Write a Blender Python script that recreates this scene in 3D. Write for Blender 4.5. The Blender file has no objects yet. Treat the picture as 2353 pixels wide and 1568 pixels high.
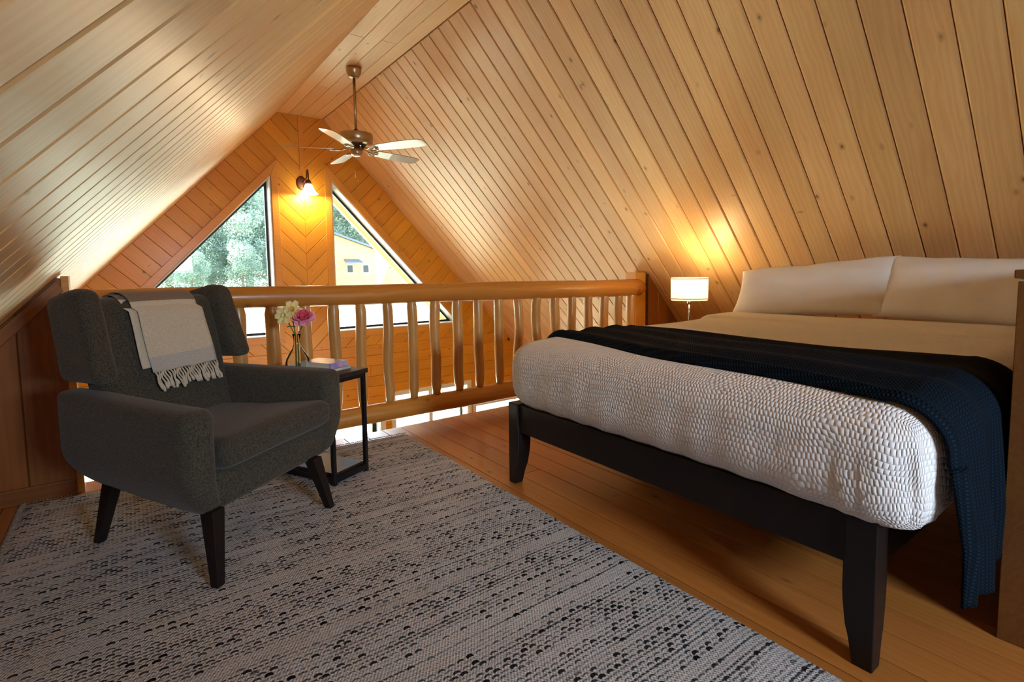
import bpy, bmesh, math, random
from mathutils import Vector, Matrix, noise
random.seed(7)
S = bpy.context.scene
COL = S.collection

# ------------------------------------------------------------------ camera
F = 1207.41; YAW = 0.6335; PIT = 0.0788; ROLL = -0.01325; EYE = 1.08
fh = Vector((math.sin(YAW), math.cos(YAW), 0)); rt = Vector((math.cos(YAW), -math.sin(YAW), 0)); up = Vector((0, 0, 1))
FW = fh*math.cos(PIT) - up*math.sin(PIT); UU = fh*math.sin(PIT) + up*math.cos(PIT)
RR = rt*math.cos(ROLL) + UU*math.sin(ROLL); U2 = UU*math.cos(ROLL) - rt*math.sin(ROLL)
cd = bpy.data.cameras.new('camera'); cam = bpy.data.objects.new('camera', cd); COL.objects.link(cam)
cam.matrix_world = Matrix(((RR.x, U2.x, -FW.x, 0), (RR.y, U2.y, -FW.y, 0), (RR.z, U2.z, -FW.z, EYE), (0, 0, 0, 1)))
cd.sensor_width = 36; cd.lens = F/2353*36; cd.shift_x = -6.28/2353; cd.shift_y = -65.29/2353
cd.clip_start = .02; cd.clip_end = 400
S.camera = cam

# ------------------------------------------------------------------ world, sun, window light, exposure
w = bpy.data.worlds.new('sky'); S.world = w; w.use_nodes = True
wn = w.node_tree; wn.nodes.clear()
sky = wn.nodes.new('ShaderNodeTexSky'); sky.sky_type = 'NISHITA'; sky.sun_disc = False
sky.sun_elevation = math.radians(52); sky.sun_rotation = math.radians(20); sky.dust_density = 2.0
bgn = wn.nodes.new('ShaderNodeBackground'); bgn.inputs[1].default_value = 1.7
wo = wn.nodes.new('ShaderNodeOutputWorld')
wn.links.new(sky.outputs[0], bgn.inputs[0]); wn.links.new(bgn.outputs[0], wo.inputs[0])

def light(name, kind, loc, power, color, size=None, size_y=None, direction=None, radius=None):
    l = bpy.data.lights.new(name, kind); l.energy = power; l.color = color
    if kind == 'AREA':
        l.shape = 'RECTANGLE'; l.size = size; l.size_y = size_y
    if radius is not None: l.shadow_soft_size = radius
    o = bpy.data.objects.new(name, l); COL.objects.link(o); o.location = loc
    if direction: o.rotation_euler = Vector(direction).to_track_quat('-Z', 'Z').to_euler()
    return o
sun = light('sun', 'SUN', (0, 30, 30), 44.0, (1, .95, .86), direction=(.32, -1.0, -1.45)); sun.data.angle = math.radians(.6)
# daylight through the window in the gable behind the camera, its spread narrowed
bl_ = light('back_window_daylight', 'AREA', (1.1, -2.45, 1.38), 22, (.76, .87, 1.0), .75, .38, (.16, 1, -.26)); bl_.data.spread = math.radians(95)
# added warm fill with no visible source, below the loft edge, brightening the gable
light('gable_fill_light', 'AREA', (2.2, 3.0, -.45), 28, (1, .78, .52), 2.6, .5, (0, 1, .12))
S.view_settings.view_transform = 'Standard'; S.view_settings.look = 'None'
S.view_settings.gamma = 1; S.view_settings.use_curve_mapping = False
S.view_settings.exposure = .5
S.cycles.max_bounces = 10; S.cycles.diffuse_bounces = 6; S.cycles.transparent_max_bounces = 16
S.cycles.sample_clamp_indirect = 6

# ------------------------------------------------------------------ materials
def new_mat(name):
    m = bpy.data.materials.new(name); m.use_nodes = True
    nt = m.node_tree; nt.nodes.clear()
    out = nt.nodes.new('ShaderNodeOutputMaterial')
    return m, nt, out
class N:
    def __init__(s, nt): s.nt = nt
    def __call__(s, t, **kw):
        n = s.nt.nodes.new('ShaderNode'+t)
        for k, v in kw.items():
            if k.startswith('i_'):
                key = k[2:]; key = int(key) if key.isdigit() else key.replace('_', ' ')
                n.inputs[key].default_value = v
            else: setattr(n, k, v)
        return n
    def L(s, a, b): s.nt.links.new(a, b)
    def math(s, op, a, b=None, c=None):
        n = s.nt.nodes.new('ShaderNodeMath'); n.operation = op
        for i, v in enumerate((a, b, c)):
            if v is None: continue
            if isinstance(v, (int, float)): n.inputs[i].default_value = v
            else: s.L(v, n.inputs[i])
        return n.outputs[0]
    def mix(s, fac, a, b, blend='MIX'):
        n = s.nt.nodes.new('ShaderNodeMix'); n.data_type = 'RGBA'; n.blend_type = blend
        for sock, v in ((n.inputs[0], fac), (n.inputs[6], a), (n.inputs[7], b)):
            if isinstance(v, (int, float)): sock.default_value = v
            elif isinstance(v, tuple): sock.default_value = v if len(v) == 4 else (*v, 1)
            else: s.L(v, sock)
        return n.outputs[2]
    def ramp(s, v, stops):
        n = s.nt.nodes.new('ShaderNodeValToRGB'); e = n.color_ramp.elements
        while len(e) < len(stops): e.new(.5)
        for el, (p, c) in zip(e, stops):
            el.position = p; el.color = (c, c, c, 1) if isinstance(c, (int, float)) else (*c, 1)
        s.L(v, n.inputs[0]); return n.outputs[0]
    def vec(s, src, sc):
        n = s.nt.nodes.new('ShaderNodeVectorMath'); n.operation = 'MULTIPLY'; s.L(src, n.inputs[0]); n.inputs[1].default_value = sc
        return n.outputs[0]

def wood(name, light_c, dark_c, knot_c=(.10, .035, .01), rough=.36, knots=1.0, tint=.16, grain=1.0, coat=.25, swirl=1.0, hue=.0035):
    m, nt, out = new_mat(name); n = N(nt)
    tc = n('TexCoord'); oi = n('ObjectInfo')
    off = n('VectorMath', operation='MULTIPLY'); off.inputs[1].default_value = (37.1, 91.7, 13.3)
    cmb = n('CombineXYZ')
    for i in range(3): n.L(oi.outputs['Random'], cmb.inputs[i])
    n.L(cmb.outputs[0], off.inputs[0])
    add = n('VectorMath', operation='ADD'); n.L(tc.outputs['Object'], add.inputs[0]); n.L(off.outputs[0], add.inputs[1])
    P = add.outputs[0]
    vo = n('TexVoronoi', i_Scale=1.0, i_Randomness=1.0); n.L(n.vec(P, (4.6, 7.4, 3.0)), vo.inputs['Vector'])
    d = vo.outputs['Distance']
    n0 = n('TexNoise', i_Scale=1.0, i_Detail=3.0, i_Roughness=.5); n.L(n.vec(P, (1.3, 9, 9)), n0.inputs['Vector'])
    sep = n('SeparateXYZ'); n.L(P, sep.inputs[0])
    near = n.math('POWER', 2.718, n.math('MULTIPLY', d, -9.0))
    ph = n.math('ADD', n.math('MULTIPLY', sep.outputs[1], 210*grain), n.math('ADD', n.math('MULTIPLY', n0.outputs[0], 24*swirl), n.math('MULTIPLY', near, 9.0)))
    ph = n.math('ADD', ph, n.math('MULTIPLY', sep.outputs[2], 210*grain))
    band = n.math('ADD', n.math('MULTIPLY', n.math('SINE', ph), .5), .5)
    n1 = n('TexNoise', i_Scale=1.0, i_Detail=4.0, i_Roughness=.6); n.L(n.vec(P, (4, 170, 170)), n1.inputs['Vector'])
    n2 = n('TexNoise', i_Scale=1.0, i_Detail=2.0); n.L(n.vec(P, (.9, 4, 4)), n2.inputs['Vector'])
    fac = n.math('ADD', n.math('MULTIPLY', band, .15), n.math('ADD', n.math('MULTIPLY', n1.outputs[0], .42), n.math('MULTIPLY', n2.outputs[0], .5)))
    col = n.mix(n.ramp(fac, [(.30, 0.0), (.82, 1.0)]), light_c, dark_c)
    k = n.ramp(d, [(.0, 1.0), (.045, .95), (.066, .4), (.15, 0.0)])
    sc = n('SeparateColor'); n.L(vo.outputs['Color'], sc.inputs[0])
    keep = n.math('LESS_THAN', sc.outputs[0], .80)
    kf = n.math('MULTIPLY', n.math('MULTIPLY', k, keep), .85*knots)
    col = n.mix(kf, col, knot_c)
    v2 = n('TexVoronoi', i_Scale=1.0, i_Randomness=1.0); n.L(n.vec(P, (8.5, 3.1, 3.0)), v2.inputs['Vector'])
    s2 = n('SeparateColor'); n.L(v2.outputs['Color'], s2.inputs[0])
    k2 = n.math('MULTIPLY', n.math('MULTIPLY', n.ramp(v2.outputs['Distance'], [(.0, .9), (.04, .7), (.085, 0.0)]), n.math('LESS_THAN', s2.outputs[0], .30)), knots*.7)
    col = n.mix(k2, col, tuple(x*1.6 for x in knot_c))
    hsv = n('HueSaturation')
    n.L(col, hsv.inputs['Color'])
    n.L(n.math('ADD', n.math('MULTIPLY', oi.outputs['Random'], tint*2), 1-tint), hsv.inputs['Value'])
    r2 = n.math('FRACT', n.math('MULTIPLY', oi.outputs['Random'], 17.31))
    n.L(n.math('ADD', n.math('MULTIPLY', r2, hue*2), .5-hue), hsv.inputs['Hue'])
    b = n('BsdfPrincipled', i_Roughness=rough)
    b.inputs['Coat Weight'].default_value = coat; b.inputs['Coat Roughness'].default_value = .22
    n.L(hsv.outputs[0], b.inputs['Base Color'])
    bu = n('Bump', i_Strength=.12, i_Distance=.004); n.L(fac, bu.inputs['Height']); n.L(bu.outputs[0], b.inputs['Normal'])
    n.L(b.outputs[0], out.inputs[0])
    return m

def plain(name, c, rough=.5, metal=0, coat=0, noise_amt=0.0, noise_scale=40, bump=0.0, emit=None, emit_s=0, spec=.5, trans=0, ior=1.45, sheen=0, alpha=1):
    m, nt, out = new_mat(name); n = N(nt)
    b = n('BsdfPrincipled', i_Roughness=rough, i_Metallic=metal)
    b.inputs['Base Color'].default_value = (*c, 1); b.inputs['Coat Weight'].default_value = coat
    b.inputs['Specular IOR Level'].default_value = spec; b.inputs['Transmission Weight'].default_value = trans; b.inputs['IOR'].default_value = ior
    b.inputs['Sheen Weight'].default_value = sheen
    if noise_amt or bump:
        tc = n('TexCoord'); t = n('TexNoise', i_Scale=noise_scale, i_Detail=4.0); n.L(tc.outputs['Object'], t.inputs['Vector'])
        if noise_amt:
            n.L(n.mix(n.ramp(t.outputs[0], [(.3, 0.0), (.7, 1.0)]), tuple(x*(1-noise_amt) for x in c), tuple(min(1, x*(1+noise_amt)) for x in c)), b.inputs['Base Color'])
        if bump:
            bu = n('Bump', i_Strength=bump, i_Distance=.003); n.L(t.outputs[0], bu.inputs['Height']); n.L(bu.outputs[0], b.inputs['Normal'])
    if emit:
        b.inputs['Emission Color'].default_value = (*emit, 1); b.inputs['Emission Strength'].default_value = emit_s
    n.L(b.outputs[0], out.inputs[0])
    return m

def fabric(name, c1, c2, scale=900, bump=.4, rough=.95, sheen=.15):
    """melange weave: crossed fine threads of two close tones"""
    m, nt, out = new_mat(name); n = N(nt)
    tc = n('TexCoord')
    a = n('TexNoise', i_Scale=1.0, i_Detail=2.0); n.L(n.vec(tc.outputs['Object'], (scale*.25, scale, scale*.25)), a.inputs['Vector'])
    b2 = n('TexNoise', i_Scale=1.0, i_Detail=2.0); n.L(n.vec(tc.outputs['Object'], (scale, scale*.25, scale*.5)), b2.inputs['Vector'])
    f = n.math('MULTIPLY', n.math('ADD', a.outputs[0], b2.outputs[0]), .5)
    b = n('BsdfPrincipled', i_Roughness=rough); b.inputs['Sheen Weight'].default_value = sheen; b.inputs['Specular IOR Level'].default_value = .2
    n.L(n.mix(n.ramp(f, [(.36, 0.0), (.62, 1.0)]), c1, c2), b.inputs['Base Color'])
    bu = n('Bump', i_Strength=bump, i_Distance=.001); n.L(f, bu.inputs['Height']); n.L(bu.outputs[0], b.inputs['Normal'])
    n.L(b.outputs[0], out.inputs[0]); return m

M = {}
M['slope'] = wood('varnished_pine_slope', (.80, .53, .245), (.64, .35, .13), rough=.40, tint=.10, coat=.0)
M['ridge'] = wood('varnished_pine_ridge', (.80, .56, .27), (.68, .41, .16), rough=.40, tint=.08, coat=.0)
M['gable'] = wood('bounce_orange_pine_gable', (.72, .35, .022), (.58, .24, .012), rough=.42, tint=.07, hue=.004)  # same boards as the slopes; warm bounced light put into the orange
M['trim'] = wood('pine_trim', (.70, .34, .045), (.58, .25, .028), rough=.4, knots=.4, tint=.06)
M['floor'] = wood('pine_floor', (.50, .20, .045), (.37, .125, .024), rough=.34, knots=1.0, tint=.15)
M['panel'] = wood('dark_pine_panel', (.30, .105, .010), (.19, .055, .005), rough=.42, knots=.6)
M['log'] = wood('peeled_log', (.62, .34, .10), (.45, .21, .05), rough=.34, knots=.8, grain=.5, swirl=.7, tint=.1)
M['beam'] = wood('half_wall_veneer', (.20, .078, .012), (.12, .040, .006), rough=.5, knots=.2, swirl=3.0, grain=.5)
M['toprail'] = wood('orange_peeled_log', (.60, .27, .045), (.42, .155, .022), rough=.36, knots=.8, grain=.5, swirl=.7, tint=.02)
M['backing'] = plain('groove_backing', (.10, .035, .008), .8)
M['gap'] = plain('shaded_floor_gap', (.03, .012, .005), .9)  # near-black colour stands in for the shade inside the floor seams
M['espresso'] = plain('espresso_wood', (.010, .0062, .005), .45, spec=.35)
M['tablewood'] = plain('dark_walnut_board', (.024, .014, .010), .5, noise_amt=.3, noise_scale=18)
M['blackmetal'] = plain('black_steel', (.012, .012, .014), .35, metal=.3)
M['white'] = plain('white_vinyl', (.80, .82, .80), .45)
M['darkalu'] = plain('black_aluminium', (.015, .02, .022), .4)
M['grey_fabric'] = fabric('charcoal_melange', (.016, .0138, .009), (.098, .086, .062), 700)
M['cream'] = fabric('cream_cotton', (.50, .44, .33), (.64, .58, .46), 500, .3)
M['taupe'] = fabric('taupe_cotton', (.17, .125, .09), (.25, .19, .145), 500, .3)
M['greyband'] = fabric('pale_grey_cotton', (.40, .39, .36), (.50, .49, .45), 500, .3)
M['pillow'] = plain('white_percale', (.80, .77, .72), .85, sheen=.1, bump=.08, noise_scale=9)
M['sheet'] = plain('white_sheet', (.78, .75, .71), .85, sheen=.1, bump=.06, noise_scale=12)
M['bronze'] = plain('brushed_bronze', (.46, .37, .25), .30, metal=1)
M['pewter'] = plain('antique_pewter', (.55, .50, .40), .25, metal=1)
M['blade'] = plain('pale_blade', (.52, .55, .52), .35, coat=.3)
M['rust'] = plain('rust_bronze', (.16, .07, .035), .5, metal=.6, noise_amt=.3)
M['chrome'] = plain('satin_chrome', (.75, .72, .66), .25, metal=1)
M['lawn'] = plain('lawn_grass', (.47, .50, .36), .9, noise_amt=.35, noise_scale=1.2)
M['cabinwood'] = plain('cabin_orange_wood', (.52, .27, .13), .7, noise_amt=.15, noise_scale=3)
M['roofdark'] = plain('cabin_dark_roof', (.10, .12, .15), .6)
M['roofpale'] = plain('cabin_pale_roof', (.75, .76, .74), .6)
M['bark'] = plain('bark', (.12, .09, .06), .9, noise_amt=.4, noise_scale=6)
M['pages'] = plain('paper', (.75, .72, .62), .8)
M['stem'] = plain('flower_stem', (.06, .16, .03), .6)
M['leaf'] = plain('flower_leaf', (.05, .22, .05), .55)
M['yellow'] = plain('cream_yellow_petal', (.86, .76, .36), .6, sheen=.2)
M['ochre'] = plain('ochre_petal', (.75, .48, .07), .6)
M['pink'] = plain('pink_petal', (.85, .22, .36), .55, sheen=.2)
M['rose'] = plain('deep_rose_petal', (.70, .06, .12), .55, sheen=.2)
M['palepink'] = plain('pale_pink_petal', (.90, .45, .58), .55, sheen=.2)
M['glassware'] = plain('clear_glass', (1, 1, 1), .02, trans=1.0, ior=1.45)
def m_thin():
    m, nt, out = new_mat('thin_clear_glass'); n = N(nt)
    tr = n('BsdfTransparent'); tr.inputs[0].default_value = (.93, .95, .94, 1)
    gl = n('BsdfGlossy'); gl.inputs['Roughness'].default_value = .03
    lw = n('LayerWeight'); lw.inputs[0].default_value = .16
    mx = n('MixShader'); n.L(lw.outputs['Fresnel'], mx.inputs[0]); n.L(tr.outputs[0], mx.inputs[1]); n.L(gl.outputs[0], mx.inputs[2]); n.L(mx.outputs[0], out.inputs[0]); return m
M['glassware'] = m_thin()
M['water'] = plain('water', (1, 1, 1), 0, trans=1.0, ior=1.33)
M['sconceglass'] = plain('lit_frosted_glass', (.9, .85, .75), .5, emit=(1, .84, .58), emit_s=9)
M['bulb'] = plain('lit_bulb', (1, 1, 1), .5, emit=(1, .8, .5), emit_s=30)

def m_shade():
    m, nt, out = new_mat('lit_linen_shade'); n = N(nt)
    tr = n('BsdfTranslucent'); tr.inputs[0].default_value = (.95, .88, .72, 1)
    di = n('BsdfDiffuse'); di.inputs[0].default_value = (.9, .85, .75, 1)
    em = n('Emission'); em.inputs[0].default_value = (1, .86, .62, 1); em.inputs[1].default_value = .25
    mx = n('MixShader'); mx.inputs[0].default_value = .5; n.L(tr.outputs[0], mx.inputs[1]); n.L(di.outputs[0], mx.inputs[2])
    ad = n('AddShader'); n.L(mx.outputs[0], ad.inputs[0]); n.L(em.outputs[0], ad.inputs[1]); n.L(ad.outputs[0], out.inputs[0]); return m
M['shade'] = m_shade()
def m_pane():
    m, nt, out = new_mat('window_glass'); n = N(nt)
    tr = n('BsdfTransparent'); tr.inputs[0].default_value = (.95, .98, .97, 1)
    gl = n('BsdfGlossy'); gl.inputs['Roughness'].default_value = .01
    fr = n('Fresnel'); fr.inputs[0].default_value = 1.45
    mx = n('MixShader'); n.L(fr.outputs[0], mx.inputs[0]); n.L(tr.outputs[0], mx.inputs[1]); n.L(gl.outputs[0], mx.inputs[2]); n.L(mx.outputs[0], out.inputs[0]); return m
M['pane'] = m_pane()
def m_leafy():
    m, nt, out = new_mat('tree_leaves'); n = N(nt)
    oi = n('ObjectInfo'); tc = n('TexCoord'); t = n('TexNoise', i_Scale=.9, i_Detail=3.0); n.L(tc.outputs['Object'], t.inputs['Vector'])
    c = n.mix(n.ramp(t.outputs[0], [(.35, 0.0), (.65, 1.0)]), (.24, .31, .24), (.52, .60, .47))
    c = n.mix(n.math('MULTIPLY', oi.outputs['Random'], .5), c, (.14, .22, .17))
    di = n('BsdfDiffuse'); tr = n('BsdfTranslucent'); n.L(c, di.inputs[0]); n.L(c, tr.inputs[0])
    mx = n('MixShader'); mx.inputs[0].default_value = .45; n.L(di.outputs[0], mx.inputs[1]); n.L(tr.outputs[0], mx.inputs[2]); n.L(mx.outputs[0], out.inputs[0]); return m
M['leafy'] = m_leafy()
def m_coverlet():
    m, nt, out = new_mat('white_matelasse'); n = N(nt)
    uv = n('UVMap')
    t = n('TexNoise', i_Scale=5.0, i_Detail=2.0); n.L(uv.outputs[0], t.inputs['Vector'])
    wv = n('VectorMath', operation='MULTIPLY_ADD'); n.L(t.outputs['Color'], wv.inputs[0]); wv.inputs[1].default_value = (.09, .09, 0); n.L(uv.outputs[0], wv.inputs[2])
    sp = n('SeparateXYZ'); n.L(wv.outputs[0], sp.inputs[0])
    v_ = n.math('DIVIDE', sp.outputs[1], .0215); row = n.math('FLOOR', v_); fv = n.math('SUBTRACT', v_, row)
    u_ = n.math('ADD', n.math('DIVIDE', sp.outputs[0], .0130), n.math('MULTIPLY', n.math('MODULO', n.math('ABSOLUTE', row), 2.0), .5))
    fu = n.math('FRACT', n.math('ADD', u_, 1000.0))
    hu = n.math('SINE', n.math('MULTIPLY', fu, math.pi)); hv = n.math('SINE', n.math('MULTIPLY', fv, math.pi))
    h = n.math('POWER', n.math('MULTIPLY', hu, hv), .55)
    big = n('TexNoise', i_Scale=16.0, i_Detail=2.0); n.L(uv.outputs[0], big.inputs['Vector'])
    hh = n.math('MULTIPLY', h, n.math('ADD', .35, big.outputs[0]))
    b = n('BsdfPrincipled', i_Roughness=.8); b.inputs['Sheen Weight'].default_value = .1
    n.L(n.mix(n.ramp(h, [(.1, 0.0), (.6, 1.0)]), (.74, .73, .72), (.81, .80, .79)), b.inputs['Base Color'])
    bu = n('Bump', i_Strength=.9, i_Distance=.0036); n.L(hh, bu.inputs['Height']); n.L(bu.outputs[0], b.inputs['Normal'])
    n.L(b.outputs[0], out.inputs[0]); return m
M['coverlet'] = m_coverlet()
def m_navy():
    m, nt, out = new_mat('navy_waffle_knit'); n = N(nt)
    uv = n('UVMap')
    sep = n('SeparateXYZ'); n.L(uv.outputs[0], sep.inputs[0])
    a = n.math('SINE', n.math('MULTIPLY', sep.outputs[0], 460)); b1 = n.math('SINE', n.math('MULTIPLY', sep.outputs[1], 640))
    h = n.math('ADD', n.math('MULTIPLY', a, b1), n.math('MULTIPLY', a, .5))
    b = n('BsdfPrincipled', i_Roughness=.9); b.inputs['Specular IOR Level'].default_value = .08
    n.L(n.mix(n.ramp(h, [(.2, 0.0), (.8, 1.0)]), (.002, .0052, .0095), (.0045, .016, .030)), b.inputs['Base Color'])
    bu = n('Bump', i_Strength=.6, i_Distance=.002); n.L(h, bu.inputs['Height']); n.L(bu.outputs[0], b.inputs['Normal'])
    n.L(b.outputs[0], out.inputs[0]); return m
M['navy'] = m_navy()
def m_rug():
    m, nt, out = new_mat('handwoven_rug'); n = N(nt)
    tc = n('TexCoord'); sp = n('SeparateXYZ'); n.L(tc.outputs['Object'], sp.inputs[0])
    X, Y = sp.outputs[0], sp.outputs[1]
    lw = n('TexNoise', i_Scale=1.7, i_Detail=2.0); n.L(tc.outputs['Object'], lw.inputs['Vector'])
    Y = n.math('ADD', Y, n.math('MULTIPLY', lw.outputs[0], .03))
    p = .0155; q = .030
    ry = n.math('DIVIDE', Y, p); row = n.math('FLOOR', ry); fy = n.math('SUBTRACT', ry, row)
    wn1 = n('TexWhiteNoise', noise_dimensions='1D'); n.L(row, wn1.inputs['W'])
    rr = wn1.outputs['Value']
    half = n.math('MULTIPLY', n.math('MODULO', n.math('ABSOLUTE', row), 2.0), .5)
    rx = n.math('ADD', n.math('DIVIDE', X, q), half); ci = n.math('FLOOR', rx); fx = n.math('SUBTRACT', rx, ci)
    cx = n.math('SUBTRACT', fx, .5); cy = n.math('SUBTRACT', fy, .45)
    # arc shaped dash
    arc = n.math('ADD', cy, n.math('MULTIPLY', n.math('MULTIPLY', cx, cx), 2.6))
    arc = n.math('ABSOLUTE', n.math('SUBTRACT', arc, .12))
    din = n.math('LESS_THAN', n.math('ABSOLUTE', cx), .36)
    cmb = n('CombineXYZ'); n.L(ci, cmb.inputs[0]); n.L(row, cmb.inputs[1])
    wc = n('TexWhiteNoise', noise_dimensions='2D'); n.L(cmb.outputs[0], wc.inputs['Vector'])
    thick = n.math('ADD', .10, n.math('MULTIPLY', n.math('POWER', wc.outputs['Value'], 2.0), .34))
    arcm = n.math('MULTIPLY', n.math('LESS_THAN', arc, thick), din)
    # where dashes occur: bands across, patches along
    bn = n('TexNoise', i_Scale=1.0, i_Detail=2.0, i_Roughness=.65); n.L(n.vec(tc.outputs['Object'], (2.4, 16, 1)), bn.inputs['Vector'])
    dens = n.math('ADD', n.math('MULTIPLY', rr, .55), n.math('MULTIPLY', bn.outputs[0], 1.0))
    on = n.ramp(dens, [(.56, 0.0), (.76, 1.0)])
    # thin dashed running lines
    line = n.math('MULTIPLY', n.math('LESS_THAN', n.math('ABSOLUTE', n.math('SUBTRACT', fy, .5)), .20), n.math('GREATER_THAN', n.math('SINE', n.math('MULTIPLY', X, 420)), -.35))
    wn2 = n('TexWhiteNoise', noise_dimensions='1D'); n.L(n.math('ADD', row, 57.3), wn2.inputs['W'])
    lon = n.math('MULTIPLY', n.math('GREATER_THAN', wn2.outputs['Value'], .72), n.ramp(bn.outputs[0], [(.38, .25), (.5, 1.0)]))
    ink = n.math('MAXIMUM', n.math('MULTIPLY', n.math('MULTIPLY', arcm, on), n.math('ADD', .6, n.math('MULTIPLY', wc.outputs['Value'], .4))), n.math('MULTIPLY', n.math('MULTIPLY', line, lon), .85))
    # weave ridges
    wvx = n.math('SINE', n.math('MULTIPLY', X, 620)); wvy = n.math('SINE', n.math('MULTIPLY', Y, 405))
    wvh = n.math('ADD', n.math('MULTIPLY', n.math('MULTIPLY', wvx, wvy), .35), n.math('MULTIPLY', wvy, .12))
    fn = n('TexNoise', i_Scale=260.0, i_Detail=2.0); n.L(tc.outputs['Object'], fn.inputs['Vector'])
    base = n.mix(n.ramp(n.math('ADD', n.math('MULTIPLY', wvh, .35), fn.outputs[0]), [(.2, 0.0), (.8, 1.0)]), (.37, .385, .40), (.73, .75, .77))
    hz = n('TexNoise', i_Scale=1.0, i_Detail=2.0); n.L(n.vec(tc.outputs['Object'], (1.2, 9, 1)), hz.inputs['Vector'])
    base = n.mix(n.ramp(hz.outputs[0], [(.35, 0.0), (.7, .35)]), base, (.44, .42, .40))
    b = n('BsdfPrincipled', i_Roughness=.95); b.inputs['Specular IOR Level'].default_value = .1
    n.L(n.mix(ink, base, (.010, .011, .015)), b.inputs['Base Color'])
    bu = n('Bump', i_Strength=.8, i_Distance=.004)
    n.L(n.math('ADD', n.math('SUBTRACT', wvh, n.math('MULTIPLY', ink, 1.4)), fn.outputs[0]), bu.inputs['Height']); n.L(bu.outputs[0], b.inputs['Normal'])
    n.L(b.outputs[0], out.inputs[0]); return m
M['rug'] = m_rug()
M['rugedge'] = fabric('rug_selvedge', (.20, .16, .11), (.42, .36, .28), 300, .6)

# ------------------------------------------------------------------ geometry helpers
def link(o, parent=None):
    COL.objects.link(o)
    if parent: o.parent = parent
    return o
def mesh(name, verts, faces, mat=None, parent=None, smooth=False, uv=None, mats=None, fmat=None):
    me = bpy.data.meshes.new(name); me.from_pydata([tuple(v) for v in verts], [], faces)
    if mats:
        for x in mats: me.materials.append(x)
    elif mat: me.materials.append(mat)
    if fmat:
        me.polygons.foreach_set('material_index', fmat)
    if smooth: me.polygons.foreach_set('use_smooth', [True]*len(me.polygons))
    if uv:
        l = me.uv_layers.new(name='UVMap')
        for lp in me.loops: l.data[lp.index].uv = uv[lp.vertex_index]
    me.update()
    return link(bpy.data.objects.new(name, me), parent)
def thing(name, label, cat, loc=(0, 0, 0), rz=0, group=None):
    o = bpy.data.objects.new(name, None); o.location = loc; o.rotation_euler = (0, 0, rz); o.empty_display_size = .1
    link(o); o['label'] = label; o['category'] = cat
    if group: o['group'] = group
    return o
def tag(o, label, cat, group=None):
    o['label'] = label; o['category'] = cat
    if group: o['group'] = group
    return o
def struct(o): o['kind'] = 'structure'; return o
def bevel(o, w, seg=2):
    b = o.modifiers.new('bevel', 'BEVEL'); b.width = w; b.segments = seg; b.limit_method = 'ANGLE'; return o
def box(name, lo, hi, mat, parent=None, bev=0):
    x0, y0, z0 = lo; x1, y1, z1 = hi
    v = [(x0, y0, z0), (x1, y0, z0), (x1, y1, z0), (x0, y1, z0), (x0, y0, z1), (x1, y0, z1), (x1, y1, z1), (x0, y1, z1)]
    f = [(0, 3, 2, 1), (4, 5, 6, 7), (0, 1, 5, 4), (1, 2, 6, 5), (2, 3, 7, 6), (3, 0, 4, 7)]
    o = mesh(name, v, f, mat, parent)
    if bev: bevel(o, bev)
    return o
def boxes(name, bl, mat, parent=None):
    v = []; f = []
    for lo, hi in bl:
        x0, y0, z0 = lo; x1, y1, z1 = hi; k = len(v)
        v += [(x0, y0, z0), (x1, y0, z0), (x1, y1, z0), (x0, y1, z0), (x0, y0, z1), (x1, y0, z1), (x1, y1, z1), (x0, y1, z1)]
        f += [tuple(k+i for i in q) for q in ((0, 3, 2, 1), (4, 5, 6, 7), (0, 1, 5, 4), (1, 2, 6, 5), (2, 3, 7, 6), (3, 0, 4, 7))]
    return mesh(name, v, f, mat, parent)
def clip(poly, nx, ny, c):
    """keep nx*x+ny*y<=c"""
    out = []
    for i in range(len(poly)):
        a = poly[i]; b = poly[(i+1) % len(poly)]
        da = nx*a[0]+ny*a[1]-c; db = nx*b[0]+ny*b[1]-c
        if da <= 0: out.append(a)
        if (da < 0 < db) or (db < 0 < da):
            t = da/(da-db); out.append((a[0]+(b[0]-a[0])*t, a[1]+(b[1]-a[1])*t))
    return out
def area(p): return .5*sum(p[i][0]*p[(i+1) % len(p)][1]-p[(i+1) % len(p)][0]*p[i][1] for i in range(len(p)))
def inset(poly, d):
    """offset of a convex CCW polygon inwards"""
    n = len(poly); out = []
    for i in range(n):
        p0 = Vector(poly[i-1]); p1 = Vector(poly[i]); p2 = Vector(poly[(i+1) % n])
        e1 = (p1-p0).normalized(); e2 = (p2-p1).normalized()
        n1 = Vector((-e1.y, e1.x)); n2 = Vector((-e2.y, e2.x))
        den = 1+n1.dot(n2)
        if den < .15: den = .15
        out.append(tuple(p1+(n1+n2)*(d/den)))
    return out
def dedupe(p):
    o = []
    for q in p:
        if not o or (abs(q[0]-o[-1][0])+abs(q[1]-o[-1][1])) > 1e-5: o.append(q)
    if len(o) > 1 and (abs(o[0][0]-o[-1][0])+abs(o[0][1]-o[-1][1])) < 1e-5: o.pop()
    return o
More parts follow.
